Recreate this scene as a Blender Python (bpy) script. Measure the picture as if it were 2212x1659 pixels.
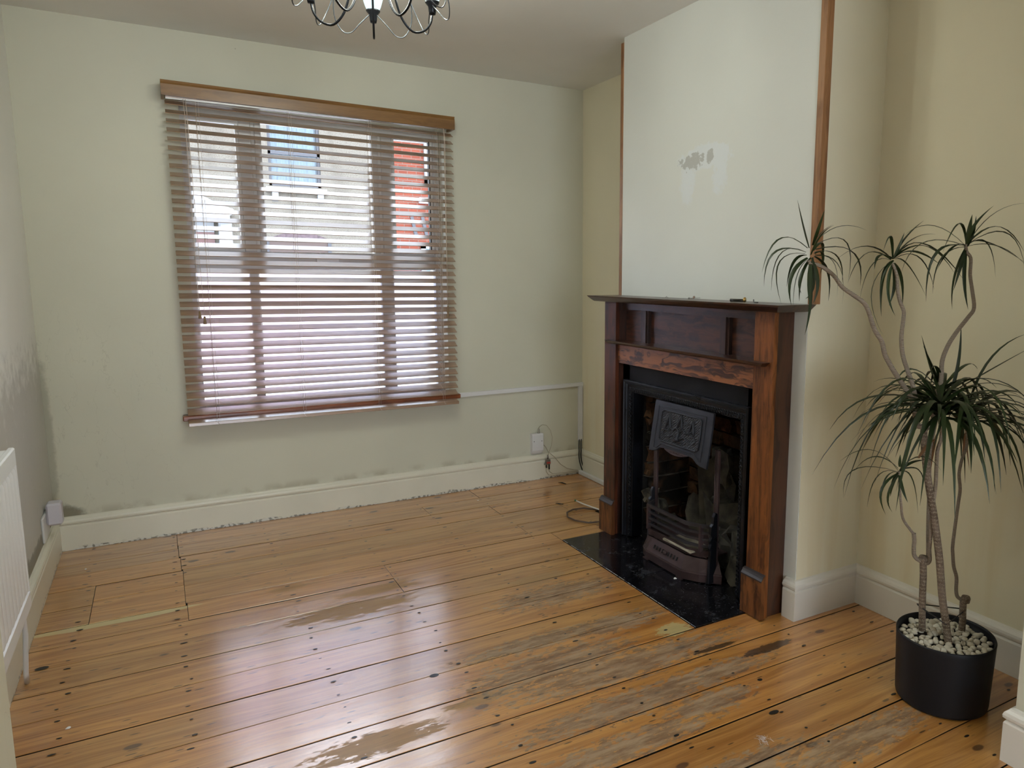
import bpy, bmesh, math, random
from mathutils import Vector, Matrix, Euler
random.seed(7)
D = bpy.data; S = bpy.context.scene
for o in list(D.objects): D.objects.remove(o, do_unlink=True)
C = S.collection
# ---------------------------------------------------------------- camera, world, light, exposure
cam = D.cameras.new('camera'); camo = D.objects.new('camera', cam); C.objects.link(camo); S.camera = camo
fw = Vector((0.49823848, 0.8551465, -0.1431184)).normalized()
YAW, PIT, ROL = 0.5276, -0.14361, 0.004
r0 = Vector((fw.y, -fw.x, 0)).normalized(); u0 = r0.cross(fw)
rr = math.cos(ROL)*r0 + math.sin(ROL)*u0; uu = -math.sin(ROL)*r0 + math.cos(ROL)*u0
M = Matrix((rr, uu, -fw)).transposed().to_4x4(); M.translation = Vector((-2.428891, -4.228766, 1.341954))
camo.matrix_world = M
cam.sensor_width = 36; cam.lens = 1581.1703*36/2212
cam.shift_x = -161.38/2212; cam.shift_y = -8.29/2212
cam.clip_start = 0.05; cam.clip_end = 200
S.view_settings.view_transform = 'Standard'; S.view_settings.look = 'None'
S.view_settings.gamma = 1; S.view_settings.use_curve_mapping = False
S.view_settings.exposure = -0.06

W = D.worlds.new('world'); S.world = W; W.use_nodes = True
nt = W.node_tree; nt.nodes.clear()
bg = nt.nodes.new('ShaderNodeBackground'); wo = nt.nodes.new('ShaderNodeOutputWorld')
bg.inputs[0].default_value = (0.80, 0.88, 1.0, 1); bg.inputs[1].default_value = 11.0     # flat overcast sky
nt.links.new(bg.outputs[0], wo.inputs[0])
S.cycles.max_bounces = 8; S.cycles.diffuse_bounces = 4; S.cycles.glossy_bounces = 3; S.cycles.transparent_max_bounces = 10

def area(name, loc, rot, sx, sy, power, col):
    l = D.lights.new(name, 'AREA'); l.shape = 'RECTANGLE'; l.size = sx; l.size_y = sy; l.energy = power; l.color = col
    o = D.objects.new(name, l); C.objects.link(o); o.location = loc; o.rotation_euler = rot
    return o
# daylight entering by the big window of the rear room, behind the camera
area('rear_window_daylight', (-1.9, -7.3, 1.45), (math.radians(90), 0, 0), 1.8, 1.5, 9.5, (0.88, 0.97, 0.98))

BULB = 7.0   # watts of each chandelier bulb

# ---------------------------------------------------------------- helpers
ORG = {}
def org(o): return ORG.get(o.name, Vector((0, 0, 0))) if o else Vector((0, 0, 0))
class MB:
    def __init__(s): s.v = []; s.f = []; s.sm = []
    def add(s, vs, fs, smooth=False):
        n = len(s.v); s.v += [tuple(v) for v in vs]
        for f in fs: s.f.append(tuple(i+n for i in f)); s.sm.append(smooth)
        return s
    def box(s, x0, x1, y0, y1, z0, z1, rot=None, piv=None):
        vs = [Vector((x, y, z)) for z in (z0, z1) for y in (y0, y1) for x in (x0, x1)]
        if rot is not None:
            p = Vector(piv) if piv else Vector(((x0+x1)/2, (y0+y1)/2, (z0+z1)/2))
            vs = [rot @ (v-p) + p for v in vs]
        return s.add(vs, [(0,2,3,1),(4,5,7,6),(0,1,5,4),(2,6,7,3),(0,4,6,2),(1,3,7,5)])
    def tube(s, pts, r, n=8, cap=True):
        pts = [Vector(p) for p in pts]; rs = r if isinstance(r, (list, tuple)) else [r]*len(pts)
        vs = []; fs = []; pn = None
        for i, p in enumerate(pts):
            t = (pts[min(i+1, len(pts)-1)] - pts[max(i-1, 0)])
            t = t.normalized() if t.length > 1e-9 else Vector((0, 0, 1))
            if pn is None:
                a = Vector((0, 0, 1)) if abs(t.z) < .9 else Vector((1, 0, 0)); pn = t.cross(a).normalized()
            else:
                pn = (pn - t*pn.dot(t)); pn = pn.normalized() if pn.length > 1e-9 else t.orthogonal().normalized()
            b = t.cross(pn)
            for k in range(n):
                a = 2*math.pi*k/n; vs.append(p + (pn*math.cos(a) + b*math.sin(a))*rs[i])
        for i in range(len(pts)-1):
            for k in range(n):
                a = i*n+k; b = i*n+(k+1) % n; fs.append((a, b, b+n, a+n))
        if cap: fs.append(tuple(range(n-1, -1, -1))); fs.append(tuple(range((len(pts)-1)*n, len(pts)*n)))
        return s.add(vs, fs, True)
    def lathe(s, c, prof, n=32, axis='z'):
        vs = []; fs = []
        for r, z in prof:
            for k in range(n):
                a = 2*math.pi*k/n; x = r*math.cos(a); y = r*math.sin(a)
                vs.append((c[0]+x, c[1]+y, c[2]+z) if axis == 'z' else ((c[0]+z, c[1]+x, c[2]+y) if axis == 'x' else (c[0]+x, c[1]+z, c[2]+y)))
        for i in range(len(prof)-1):
            for k in range(n):
                a = i*n+k; b = i*n+(k+1) % n; fs.append((a, b, b+n, a+n))
        return s.add(vs, fs, True)
    def prism(s, poly, fn, d0, d1):
        """poly: 2D points; fn(a,b,d)->3D; extruded from d0 to d1"""
        n = len(poly); vs = [fn(a, b, d0) for a, b in poly] + [fn(a, b, d1) for a, b in poly]
        fs = [tuple(range(n-1, -1, -1)), tuple(range(n, 2*n))] + [(i, (i+1) % n, (i+1) % n+n, i+n) for i in range(n)]
        return s.add(vs, fs)
    def sweep(s, prof, path, side=1):
        """profile (offset,z) swept along a horizontal path with mitred corners"""
        n = len(prof); P = [Vector((p[0], p[1], 0)) for p in path]; vs = []; fs = []
        for i, p in enumerate(P):
            d0 = (P[i]-P[i-1]).normalized() if i else (P[1]-P[0]).normalized()
            d1 = (P[i+1]-P[i]).normalized() if i < len(P)-1 else d0
            n0 = Vector((d0.y, -d0.x, 0))*side; n1 = Vector((d1.y, -d1.x, 0))*side
            m = (n0+n1); m = m/(m.dot(n0)) if abs(m.dot(n0)) > 1e-6 else n0
            for o, z in prof: vs.append(p + m*o + Vector((0, 0, z)))
        for i in range(len(P)-1):
            for k in range(n):
                a = i*n+k; b = i*n+(k+1) % n; fs.append((a, b, b+n, a+n))
        fs.append(tuple(range(n))); fs.append(tuple(range((len(P)-1)*n, len(P)*n))[::-1])
        return s.add(vs, fs)
    def mesh(s, name, mat, off=Vector((0, 0, 0)), bevel=0):
        me = D.meshes.new(name); me.from_pydata([tuple(Vector(v)-off) for v in s.v], [], s.f)
        for p, k in zip(me.polygons, s.sm): p.use_smooth = k
        bm = bmesh.new(); bm.from_mesh(me)
        if bevel:
            ed = [e for e in bm.edges if len(e.link_faces) == 2 and e.calc_face_angle(0) > .6]
            if ed: bmesh.ops.bevel(bm, geom=ed, offset=bevel, segments=1, affect='EDGES', clamp_overlap=True)
        bmesh.ops.recalc_face_normals(bm, faces=bm.faces); bm.to_mesh(me); bm.free()
        if mat: me.materials.append(mat)
        return me
    def build(s, name, mat, parent=None, bevel=0, loc=None):
        base = org(parent); L = Vector(loc) if loc is not None else base
        o = D.objects.new(name, s.mesh(name, mat, L, bevel)); C.objects.link(o)
        if parent: o.parent = parent
        o.location = L-base; ORG[o.name] = L
        return o
def tag(o, label=None, cat=None, group=None, kind=None):
    if label: o['label'] = label
    if cat: o['category'] = cat
    if group: o['group'] = group
    if kind: o['kind'] = kind
    return o
def thing(name, loc, label, cat, group=None):
    o = D.objects.new(name, None); C.objects.link(o); o.location = loc; o.empty_display_size = .05; ORG[o.name] = Vector(loc)
    return tag(o, label, cat, group)
def struct(o): o['kind'] = 'structure'; return o

# ---------------------------------------------------------------- materials
class NT:
    def __init__(s, name):
        s.m = D.materials.new(name); s.m.use_nodes = True; s.t = s.m.node_tree; s.t.nodes.clear()
        s.out = s.n('ShaderNodeOutputMaterial')
    def n(s, t, **kw):
        x = s.t.nodes.new(t)
        for k, v in kw.items(): setattr(x, k, v)
        return x
    def l(s, a, b): s.t.links.new(a, b)
    def val(s, inp, v):
        if hasattr(v, 'is_linked') or hasattr(v, 'links'): s.l(v, inp)
        else: inp.default_value = v
    def math(s, op, a, b=0.0, c=None, clamp=False):
        x = s.n('ShaderNodeMath', operation=op, use_clamp=clamp); s.val(x.inputs[0], a); s.val(x.inputs[1], b)
        if c is not None: s.val(x.inputs[2], c)
        return x.outputs[0]
    def mix(s, f, a, b, mode='MIX'):
        x = s.n('ShaderNodeMix', data_type='RGBA', blend_type=mode); s.val(x.inputs[0], f)
        s.val(x.inputs[6], a if not isinstance(a, tuple) else (*a[:3], 1)); s.val(x.inputs[7], b if not isinstance(b, tuple) else (*b[:3], 1))
        return x.outputs[2]
    def pos(s): return s.n('ShaderNodeNewGeometry').outputs['Position']
    def obj(s): return s.n('ShaderNodeTexCoord').outputs['Object']
    def rnd(s): return s.n('ShaderNodeObjectInfo').outputs['Random']
    def sep(s, v): x = s.n('ShaderNodeSeparateXYZ'); s.l(v, x.inputs[0]); return x.outputs
    def comb(s, x, y, z):
        c = s.n('ShaderNodeCombineXYZ'); s.val(c.inputs[0], x); s.val(c.inputs[1], y); s.val(c.inputs[2], z); return c.outputs[0]
    def scale(s, v, sc, off=(0, 0, 0)):
        x = s.n('ShaderNodeMapping'); s.l(v, x.inputs[0]); x.inputs['Scale'].default_value = sc; s.val(x.inputs['Location'], off); return x.outputs[0]
    def noise(s, v, sc=5, det=3, rough=.5, dist=0):
        x = s.n('ShaderNodeTexNoise'); s.l(v, x.inputs['Vector']); x.inputs['Scale'].default_value = sc; x.inputs['Detail'].default_value = det
        x.inputs['Roughness'].default_value = rough; x.inputs['Distortion'].default_value = dist; return x.outputs[0]
    def vor(s, v, sc=5, feature='F1'):
        x = s.n('ShaderNodeTexVoronoi', feature=feature); s.l(v, x.inputs['Vector']); x.inputs['Scale'].default_value = sc; return x.outputs['Distance']
    def ramp(s, f, a, b, lo=0.0, hi=1.0):
        x = s.n('ShaderNodeMapRange', clamp=True); x.interpolation_type = 'SMOOTHSTEP'
        s.val(x.inputs[0], f); x.inputs[1].default_value = a; x.inputs[2].default_value = b; x.inputs[3].default_value = lo; x.inputs[4].default_value = hi
        return x.outputs[0]
    def bump(s, h, st=.2, dist=.01):
        x = s.n('ShaderNodeBump'); x.inputs['Strength'].default_value = st; x.inputs['Distance'].default_value = dist; s.l(h, x.inputs['Height']); return x.outputs[0]
    def bsdf(s, col, rough=.5, normal=None, metal=0.0, coat=0.0, coatr=.1, spec=.5, sub=0, emis=None, es=0, cior=1.5):
        p = s.n('ShaderNodeBsdfPrincipled')
        s.val(p.inputs['Base Color'], (*col[:3], 1) if isinstance(col, tuple) else col); s.val(p.inputs['Roughness'], rough)
        s.val(p.inputs['Metallic'], metal); s.val(p.inputs['Coat Weight'], coat); s.val(p.inputs['Coat Roughness'], coatr); s.val(p.inputs['Specular IOR Level'], spec)
        p.inputs['Coat IOR'].default_value = cior
        if normal is not None: s.l(normal, p.inputs['Normal'])
        if emis: p.inputs['Emission Color'].default_value = (*emis, 1); p.inputs['Emission Strength'].default_value = es
        s.l(p.outputs[0], s.out.inputs[0]); return p
    def ellipse(s, P, cx, cy, rx, ry, nz, amp, soft=.25):
        """soft-edged ragged patch: 1 inside"""
        a = s.math('DIVIDE', s.math('SUBTRACT', P[0], cx), rx); b = s.math('DIVIDE', s.math('SUBTRACT', P[1], cy), ry)
        d = s.math('ADD', s.math('MULTIPLY', a, a), s.math('MULTIPLY', b, b))
        d = s.math('ADD', d, s.math('MULTIPLY', s.math('SUBTRACT', nz, .5), amp))
        return s.ramp(d, 1+soft, 1-soft)
def simple(name, col, rough=.5, metal=0, nsc=0, nam=.1, bsc=0, bst=.1, coat=0, spec=.5):
    t = NT(name); c = col; nm = None; v = t.obj()
    if nsc:
        f = t.noise(v, nsc, 4); c = t.mix(t.ramp(f, .3, .7), tuple(x*(1-nam) for x in col), tuple(min(1, x*(1+nam)) for x in col))
    if bsc: nm = t.bump(t.noise(v, bsc, 3), bst, .004)
    t.bsdf(c, rough, nm, metal, coat, .1, spec); return t.m

def paint(name, col, mould=False, patch=False, streak=False):
    t = NT(name); v = t.pos(); P = t.sep(v)
    big = t.noise(v, 1.3, 3); c = t.mix(t.ramp(big, .3, .7), tuple(x*.955 for x in col), tuple(min(1, x*1.03) for x in col))
    fine = t.noise(v, 60, 3)
    if streak:
        st = t.noise(t.scale(v, (9, 9, .55)), 1, 3); low = t.ramp(P[2], 1.35, .4)
        c = t.mix(t.math('MULTIPLY', t.math('MULTIPLY', t.ramp(st, .45, .75), low), .45), c, tuple(x*m for x, m in zip(col, (.86, .74, .55))))
    if mould:
        nz = t.noise(v, 14, 5, .65); PX = (P[0], P[2])
        m1 = t.ellipse(PX, -2.935, .16, .11, .07, nz, 2.6, .5); m2 = t.ellipse(PX, -2.94, .5, .035, .45, nz, 2.4, .5)
        mm = t.math('MAXIMUM', m1, t.math('MULTIPLY', m2, .5))
        c = t.mix(t.math('MULTIPLY', mm, .75), c, (.10, .085, .05))
        # spots and hairline cracks
        cr = t.noise(t.scale(v, (3, 3, 1.2)), 2.2, 4, .6); line = t.ramp(t.math('ABSOLUTE', t.math('SUBTRACT', cr, .5)), .004, .0005)
        lowm = t.math('MULTIPLY', t.ramp(P[2], 1.3, .9), t.ramp(P[0], -2.2, -2.7))
        c = t.mix(t.math('MULTIPLY', t.math('MULTIPLY', line, lowm), .16), c, (.2, .18, .13))
        above = t.math('MULTIPLY', t.ramp(P[2], .215, .17), t.ramp(t.noise(v, 9, 4), .42, .62))
        c = t.mix(t.math('MULTIPLY', above, .4), c, (.26, .21, .13))
    sp = t.vor(v, 4.5); c = t.mix(t.math('MULTIPLY', t.ramp(sp, .018, .008), .5), c, (.2, .17, .12))
    bh = fine
    if patch:
        nz = t.noise(v, 18, 5, .65); nz2 = t.noise(v, 44, 4, .65)
        A = (P[1], P[2])
        nm_ = t.math('ADD', t.math('MULTIPLY', nz, .5), t.math('MULTIPLY', nz2, .5)); white = t.math('MAXIMUM', t.ellipse(A, -1.665, 1.845, .175, .05, nm_, 3.4, .25), t.math('MAXIMUM', t.ellipse(A, -1.55, 1.75, .05, .10, nm_, 5.0, .6), t.ellipse(A, -1.765, 1.77, .045, .08, nm_, 5.5, .6)))
        c = t.mix(t.math('MULTIPLY', white, .6), c, (.66, .70, .73))
        grey = t.math('MAXIMUM', t.ellipse(A, -1.575, 1.838, .075, .034, nz2, 6.0, .2), t.ellipse(A, -1.70, 1.842, .022, .03, nz2, 4.5, .2))
        c = t.mix(t.math('MULTIPLY', grey, .9), c, (.42, .42, .39))
        bh = t.math('ADD', fine, t.math('MULTIPLY', white, 1.5))
    t.bsdf(c, .62, t.bump(bh, .12, .003), spec=.3); return t.m

MT = {}
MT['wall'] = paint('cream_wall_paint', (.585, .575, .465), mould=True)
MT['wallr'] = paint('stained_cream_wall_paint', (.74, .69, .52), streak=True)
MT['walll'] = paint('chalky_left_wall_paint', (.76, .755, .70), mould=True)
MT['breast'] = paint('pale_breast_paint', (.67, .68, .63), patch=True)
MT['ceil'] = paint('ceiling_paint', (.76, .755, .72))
def skirtmat():
    t = NT('gloss_skirting_paint'); v = t.pos(); P = t.sep(v); n = t.noise(v, 3, 3); c = t.mix(t.ramp(n, .3, .7), (.67, .645, .535), (.72, .69, .575))
    ch = t.noise(t.scale(v, (7, 7, 55)), 1, 5, .7); foot = t.ramp(t.math('ADD', P[2], t.math('MULTIPLY', t.math('SUBTRACT', ch, .5), .09)), .013, .004)
    c = t.mix(t.math('MULTIPLY', foot, .75), c, t.mix(t.ramp(t.noise(v, 60, 2), .45, .55), (.05, .045, .035), (.60, .60, .56)))
    t.bsdf(c, .3, t.bump(t.noise(v, 40, 3), .06, .004)); return t.m
MT['skirt'] = skirtmat()
MT['skirtw'] = simple('white_gloss_skirting_paint', (.70, .67, .60), .3, nsc=3, nam=.04, bsc=40, bst=.06)
MT['white'] = simple('white_enamel', (.75, .76, .76), .28)
MT['pvc'] = simple('window_pvc', (.60, .60, .60), .3)
MT['plastic'] = simple('white_plastic', (.66, .66, .66), .35)
MT['black'] = simple('black_plastic', (.012, .011, .010), .4)
MT['brass'] = simple('brass', (.55, .36, .12), .3, metal=1)
MT['steel'] = simple('dull_steel', (.32, .31, .29), .38, metal=1)
MT['soot'] = simple('soot', (.006, .0055, .005), .9, nsc=20, nam=.5, bsc=40, bst=.6)

def floorwood():
    t = NT('varnished_pine_boards'); v = t.pos(); P = t.sep(v); r = t.rnd()
    off = t.math('MULTIPLY', r, 37.0)
    wob = t.noise(t.comb(t.math('MULTIPLY', P[0], 1.6), t.math('MULTIPLY', P[1], 9), off), 1, 2)
    gy = t.math('ADD', t.math('MULTIPLY', P[1], 26), t.math('MULTIPLY', wob, 3.2))
    g1 = t.noise(t.comb(t.math('MULTIPLY', P[0], .9), gy, off), 1.6, 5, .62)
    g2 = t.noise(t.comb(t.math('MULTIPLY', P[0], 5), t.math('MULTIPLY', P[1], 190), off), 1, 3, .6)
    base = t.mix(t.ramp(g1, .32, .72), (.60, .30, .080), (.37, .148, .030))
    tone = t.mix(r, (.88, .90, .92), (1.12, 1.06, 1.0)); base = t.mix(1.0, base, tone, 'MULTIPLY')
    base = t.mix(t.math('MULTIPLY', t.ramp(g2, .46, .76), .42), base, (.17, .07, .022))
    pale = t.noise(t.comb(t.math('MULTIPLY', P[0], 2.2), t.math('MULTIPLY', P[1], 11), off), 1, 3)
    base = t.mix(t.math('MULTIPLY', t.ramp(pale, .52, .78), .30), base, (.60, .37, .17))
    # knots
    kv = t.comb(t.math('MULTIPLY', P[0], 3.0), t.math('ADD', t.math('MULTIPLY', P[1], 6.2), t.math('MULTIPLY', r, 11)), off)
    kd = t.vor(kv, 1.0); kn = t.ramp(kd, .085, .055); ring = t.ramp(kd, .19, .08)
    base = t.mix(t.math('MULTIPLY', ring, .35), base, (.30, .12, .03)); base = t.mix(t.math('MULTIPLY', kn, .85), base, (.075, .03, .014))
    # small pits, scratches, flecks along the grain
    pv = t.comb(t.math('MULTIPLY', P[0], 9), t.math('MULTIPLY', P[1], 46), off); pd = t.vor(pv, 1.0)
    pd2 = t.vor(t.comb(t.math('MULTIPLY', P[0], 4.5), t.math('MULTIPLY', P[1], 30), off), 1.0)
    pits = t.math('MAXIMUM', t.math('MULTIPLY', t.ramp(pd, .17, .10), t.ramp(t.noise(v, 5, 2), .42, .56)), t.math('MULTIPLY', t.ramp(pd2, .10, .05), t.ramp(t.noise(v, 3, 2), .44, .56)))
    base = t.mix(t.math('MULTIPLY', pits, .8), base, (.05, .028, .016))
    nzl = t.noise(t.comb(t.math('MULTIPLY', P[0], 7), t.math('MULTIPLY', P[1], 34), 0.0), 1, 6, .68)
    nzf = t.noise(t.comb(t.math('MULTIPLY', P[0], 26), t.math('MULTIPLY', P[1], 60), 3.0), 1, 5, .7)
    E = [(-1.83, -1.34, .23, .075), (-1.70, -1.20, .16, .045), (-1.97, -2.25, .19, .055), (-1.62, -2.19, .12, .03), (-2.0, -1.00, .10, .03), (-1.05, -1.45, .14, .05)]
    worn = None; nzm = t.math('ADD', t.math('MULTIPLY', nzl, .55), t.math('MULTIPLY', nzf, .45))
    for e in E:
        m = t.ellipse(P, *e, nzm, 9.0, .2); worn = m if worn is None else t.math('MAXIMUM', worn, m)
    base = t.mix(t.math('MULTIPLY', worn, .62), base, (.33, .235, .135))
    G = [(-1.33, -2.13, .30, .10), (-1.10, -2.25, .42, .075), (-1.25, -2.45, .34, .06), (-.95, -2.44, .30, .05), (-1.0, -2.57, .16, .05), (-1.35, -2.62, .3, .05), (-.98, -1.97, .2, .06), (-1.05, -1.62, .26, .09), (-1.28, -1.95, .3, .05), (-.75, -2.93, .3, .06), (-1.2, -2.86, .3, .05)]
    gr = None
    for e in G:
        m = t.ellipse(P, *e, nzf, 8.5, .3); gr = m if gr is None else t.math('MAXIMUM', gr, m)
    greyc = t.mix(t.ramp(nzl, .35, .65), (.10, .075, .055), (.36, .29, .20))
    base = t.mix(t.math('MULTIPLY', gr, .72), base, greyc)
    dk = t.math('MAXIMUM', t.ellipse(P, -.60, -2.405, .12, .022, nzf, 2.6, .2), t.ellipse(P, -.76, -2.31, .10, .012, nzf, 2, .2))
    base = t.mix(t.math('MULTIPLY', dk, .85), base, (.03, .018, .012))
    # spilt glue at the hearth corner and along the seam by the left wall
    yl = t.math('MAXIMUM', t.ellipse(P, -.815, -2.125, .07, .045, nzf, 4.5, .25), t.math('MULTIPLY', t.ellipse(P, -2.67, -.990, .28, .024, nzl, 2.2, .3), 1.0))
    base = t.mix(t.math('MULTIPLY', yl, .8), base, (.62, .53, .25))
    # dirt at the room edges
    rough = t.math('ADD', t.math('MULTIPLY', t.math('MAXIMUM', worn, gr), .38), t.math('ADD', .24, t.math('MULTIPLY', g1, .16)))
    bh = t.noise(t.comb(t.math('MULTIPLY', P[0], 3), t.math('MULTIPLY', P[1], 14), off), 1, 1)
    coat = t.math('SUBTRACT', .95, t.math('MULTIPLY', t.math('MAXIMUM', worn, gr), .85), clamp=True)
    nz_ = t.sep(t.n('ShaderNodeNewGeometry').outputs['Normal']); base = t.mix(t.ramp(nz_[2], .75, .45), base, (.018, .011, .007))
    fine = t.noise(t.comb(t.math('MULTIPLY', P[0], 16), t.math('MULTIPLY', P[1], 130), off), 1, 3, .6); scr = t.noise(t.comb(t.math('MULTIPLY', P[0], 60), t.math('MULTIPLY', P[1], 45), off), 1, 1, .6)
    hb = t.math('ADD', bh, t.math('ADD', t.math('MULTIPLY', fine, .22), t.math('MULTIPLY', scr, .12)))
    bn = t.bump(hb, .20, .006); p = t.bsdf(base, rough, bn, coat=coat, coatr=.20, cior=1.9); t.l(bn, p.inputs['Coat Normal']); return t.m
MT['floor'] = floorwood()

def wood(name, light, dark, axis='z', fig=1.0, rough=.38, coat=.25, sc=1.0, contrast=(.35, .7), cior=1.5, spec=.5):
    """polished timber; axis = grain direction"""
    t = NT(name); v = t.pos(); P = t.sep(v); i = 'xyz'.index(axis); r = t.math('MULTIPLY', t.rnd(), 9)
    a = t.math('MULTIPLY', P[i], 2.0*sc)
    oth = [P[k] for k in range(3) if k != i]
    w = t.noise(t.comb(t.math('MULTIPLY', P[i], 4*sc), t.math('MULTIPLY', oth[0], 9*sc), t.math('MULTIPLY', oth[1], 9*sc)), 1, 3)
    b = t.math('ADD', t.math('MULTIPLY', oth[0], 42*sc), t.math('MULTIPLY', w, 5.5*fig)); c = t.math('ADD', t.math('MULTIPLY', oth[1], 42*sc), r)
    g = t.noise(t.comb(a, b, c), 1, 4, .6)
    f = t.noise(t.comb(t.math('MULTIPLY', P[i], 14*sc), t.math('MULTIPLY', oth[0], 400), t.math('MULTIPLY', oth[1], 400)), 1, 2)
    col = t.mix(t.ramp(g, *contrast), light, dark); col = t.mix(t.math('MULTIPLY', t.ramp(f, .5, .8), .4), col, dark)
    big = t.noise(v, 4, 3); col = t.mix(t.math('MULTIPLY', t.ramp(big, .5, .8), .35), col, dark)
    t.bsdf(col, rough, t.bump(f, .12, .002), coat=coat, coatr=.2, cior=cior, spec=spec); return t.m
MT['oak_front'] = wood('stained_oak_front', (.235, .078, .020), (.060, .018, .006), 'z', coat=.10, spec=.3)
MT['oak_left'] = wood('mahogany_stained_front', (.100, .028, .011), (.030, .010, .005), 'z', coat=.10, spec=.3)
MT['oak_plinth'] = wood('worn_oak_plinth', (.22, .08, .024), (.035, .012, .006), 'z', coat=.10, spec=.3)
MT['oak_dark'] = wood('dark_stained_oak', (.060, .024, .015), (.018, .009, .007), 'y', 1.2, .3, .22, spec=.4)
MT['oak_darkz'] = wood('dark_stained_oak_upright', (.05, .022, .015), (.016, .009, .007), 'z', 1.0, .3, .2, spec=.3)
MT['oak_panel'] = wood('dark_oak_panel', (.085, .031, .018), (.020, .008, .006), 'y', 1.6, .36, .15, .8, spec=.35)
MT['oak_lintel'] = wood('figured_oak_rail', (.27, .098, .034), (.045, .014, .007), 'y', 3.2, .38, .12, .6, (.46, .60), spec=.35)
MT['batten'] = wood('pine_batten', (.34, .165, .065), (.15, .062, .022), 'z', .6, .5, .05)
MT['blind'] = wood('blind_slat_wood', (.34, .215, .13), (.23, .135, .075), 'x', .8, .33, 1.0, cior=1.95, spec=1.0)
MT['valance'] = wood('blind_valance_wood', (.225, .112, .030), (.155, .072, .018), 'x', .8, .36, .12)
MT['sill'] = wood('red_varnished_sill', (.34, .10, .028), (.16, .038, .012), 'x', .8, .3, .4)
MT['cord'] = simple('blind_cord', (.62, .52, .44), .8)
MT['tassel'] = simple('wooden_tassel', (.20, .125, .06), .45)
# ---------------------------------------------------------------- room shell
XL = -2.935; XB = -.35; YA = -1.017; YB = -2.288; H = 2.5
OX0, OX1, OZ0, OZ1 = -2.28, -.935, .60, 2.17
m = MB().box(XL-.3, OX0, 0, .3, -.3, H+.2).box(OX1, .35, 0, .3, -.3, H+.2).box(OX0, OX1, 0, .3, -.3, OZ0).box(OX0, OX1, 0, .3, OZ1, H+.2)
struct(m.build('wall_back', MT['wall']))
struct(MB().box(XL-.25, XL, -7.6, 0, -.3, H+.2).build('wall_left', MT['walll']))
struct(MB().box(0, .3, -7.6, 0, -.3, H+.2).build('wall_right', MT['wallr']))
struct(MB().box(XL-.25, .3, -7.6, .3, H, H+.2).build('ceiling', MT['ceil']))
m = MB().box(XL, -2.85, -7.75, -7.55, -.3, H).box(-.95, 0, -7.75, -7.55, -.3, H).box(-2.85, -.95, -7.75, -7.55, -.3, .65).box(-2.85, -.95, -7.75, -7.55, 2.25, H)
struct(m.build('wall_front', MT['wall']))
m = MB().box(XB, 0, YA-.215, YA, 0, H).box(XB, 0, YB, -2.0, 0, H).box(XB, 0, -2.0, YA-.215, .80, H).box(-.04, 0, -2.0, YA-.215, 0, .80)
struct(m.build('wall_chimney_breast', MT['breast']))
# side face of the breast wears the same stained cream as the right wall
struct(MB().box(XB+.003, 0, YB-.0015, YB+.002, 0, H).build('wall_breast_side', MT['wallr']))
struct(MB().box(-2.613, XL, -3.42, -3.2, 0, H).build('wall_stub_left', MT['wall']))
struct(MB().box(-.46, 0, -3.42, -3.21, 0, H).build('wall_stub_right', MT['wall']))

PROF = [(0, 0), (.020, 0), (.020, .118), (.0175, .123), (.0145, .124), (.0145, .128), (.0215, .134), (.0225, .142), (.0195, .151), (.012, .158), (.009, .163), (0, .166)]
def skirt(name, path, mat, side=1, prof=PROF):
    return struct(MB().sweep(prof, path, side).build(name, mat))
skirt('baseboard_back', [(XL, 0), (0, 0)], MT['skirt'])
skirt('baseboard_left', [(XL, -3.2), (XL, -.0005)], MT['skirt'])
skirt('baseboard_right', [(0, -.0005), (0, YA), (XB, YA), (XB, YA-.016)], MT['skirt'])
P2 = [(o, z*.97) for o, z in PROF]
skirt('baseboard_front', [(XB, YB+.046), (XB, YB), (0, YB), (0, -3.21), (-.46, -3.21), (-.46, -3.42)], MT['skirtw'], 1, P2)
skirt('baseboard_rear', [(0, -3.42), (0, -7.55)], MT['skirtw'])

# raw timber battens on the two edges of the breast
struct(MB().box(XB-.002, XB+.022, YA, YA+.026, 1.235, 2.478).build('trim_1', MT['batten'], bevel=.001))
struct(MB().box(XB-.004, XB+.030, YB-.030, YB, 1.236, H).build('trim_2', MT['batten'], bevel=.001))

# ---------------------------------------------------------------- floor: dark void + every board
fl = struct(MB().box(XL-.2, .3, -7.6, .02, -.06, -.0062).build('floor', MT['soot']))
HX, HY0, HY1 = -.735, -2.166, -1.078
rows = [-.2, -.372, -.547, -.755, -.952, -1.125, -1.285, -1.464, -1.636, -1.809, -1.981, -2.156, -2.331, -2.505, -2.683, -2.861, -3.037, -3.212, -3.39, -3.565, -3.74, -3.915, -4.09]
B = [(XL, -2.43, 0, -.247), (-2.43, -.83, 0, -.2), (-.83, 0, 0, -.2), (XL, -2.428, -.247, -.390), (-2.428, -1.189, -.2, -.371), (-1.189, 0, -.2, -.371),
     (XL, -2.422, -.390, -.565), (-2.422, -.843, -.371, -.547), (-.843, 0, -.371, -.547), (XL, -2.747, -.565, -.78), (-2.747, -2.417, -.565, -.740), (-2.417, -.47, -.547, -.755), (-.47, 0, -.547, -.755),
     (XL, -2.747, -.78, -.970), (-2.747, -2.417, -.740, -.970), (-2.417, -.84, -.755, -.952), (-.84, -.35, -.755, -.952), (XL, -2.412, -.970, -1.123), (-2.407, -.35, -.952, -1.078),
     (XL, -1.612, -1.125, -1.285), (-1.612, HX, -1.078, -1.285), (-2.407, -1.612, -1.078, -1.125)]
B.remove((-2.407, -1.612, -1.078, -1.125)); B.remove((-2.407, -.35, -.952, -1.078)); B.remove((-1.612, HX, -1.078, -1.285)); B.remove((XL, -1.612, -1.125, -1.285))
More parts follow.
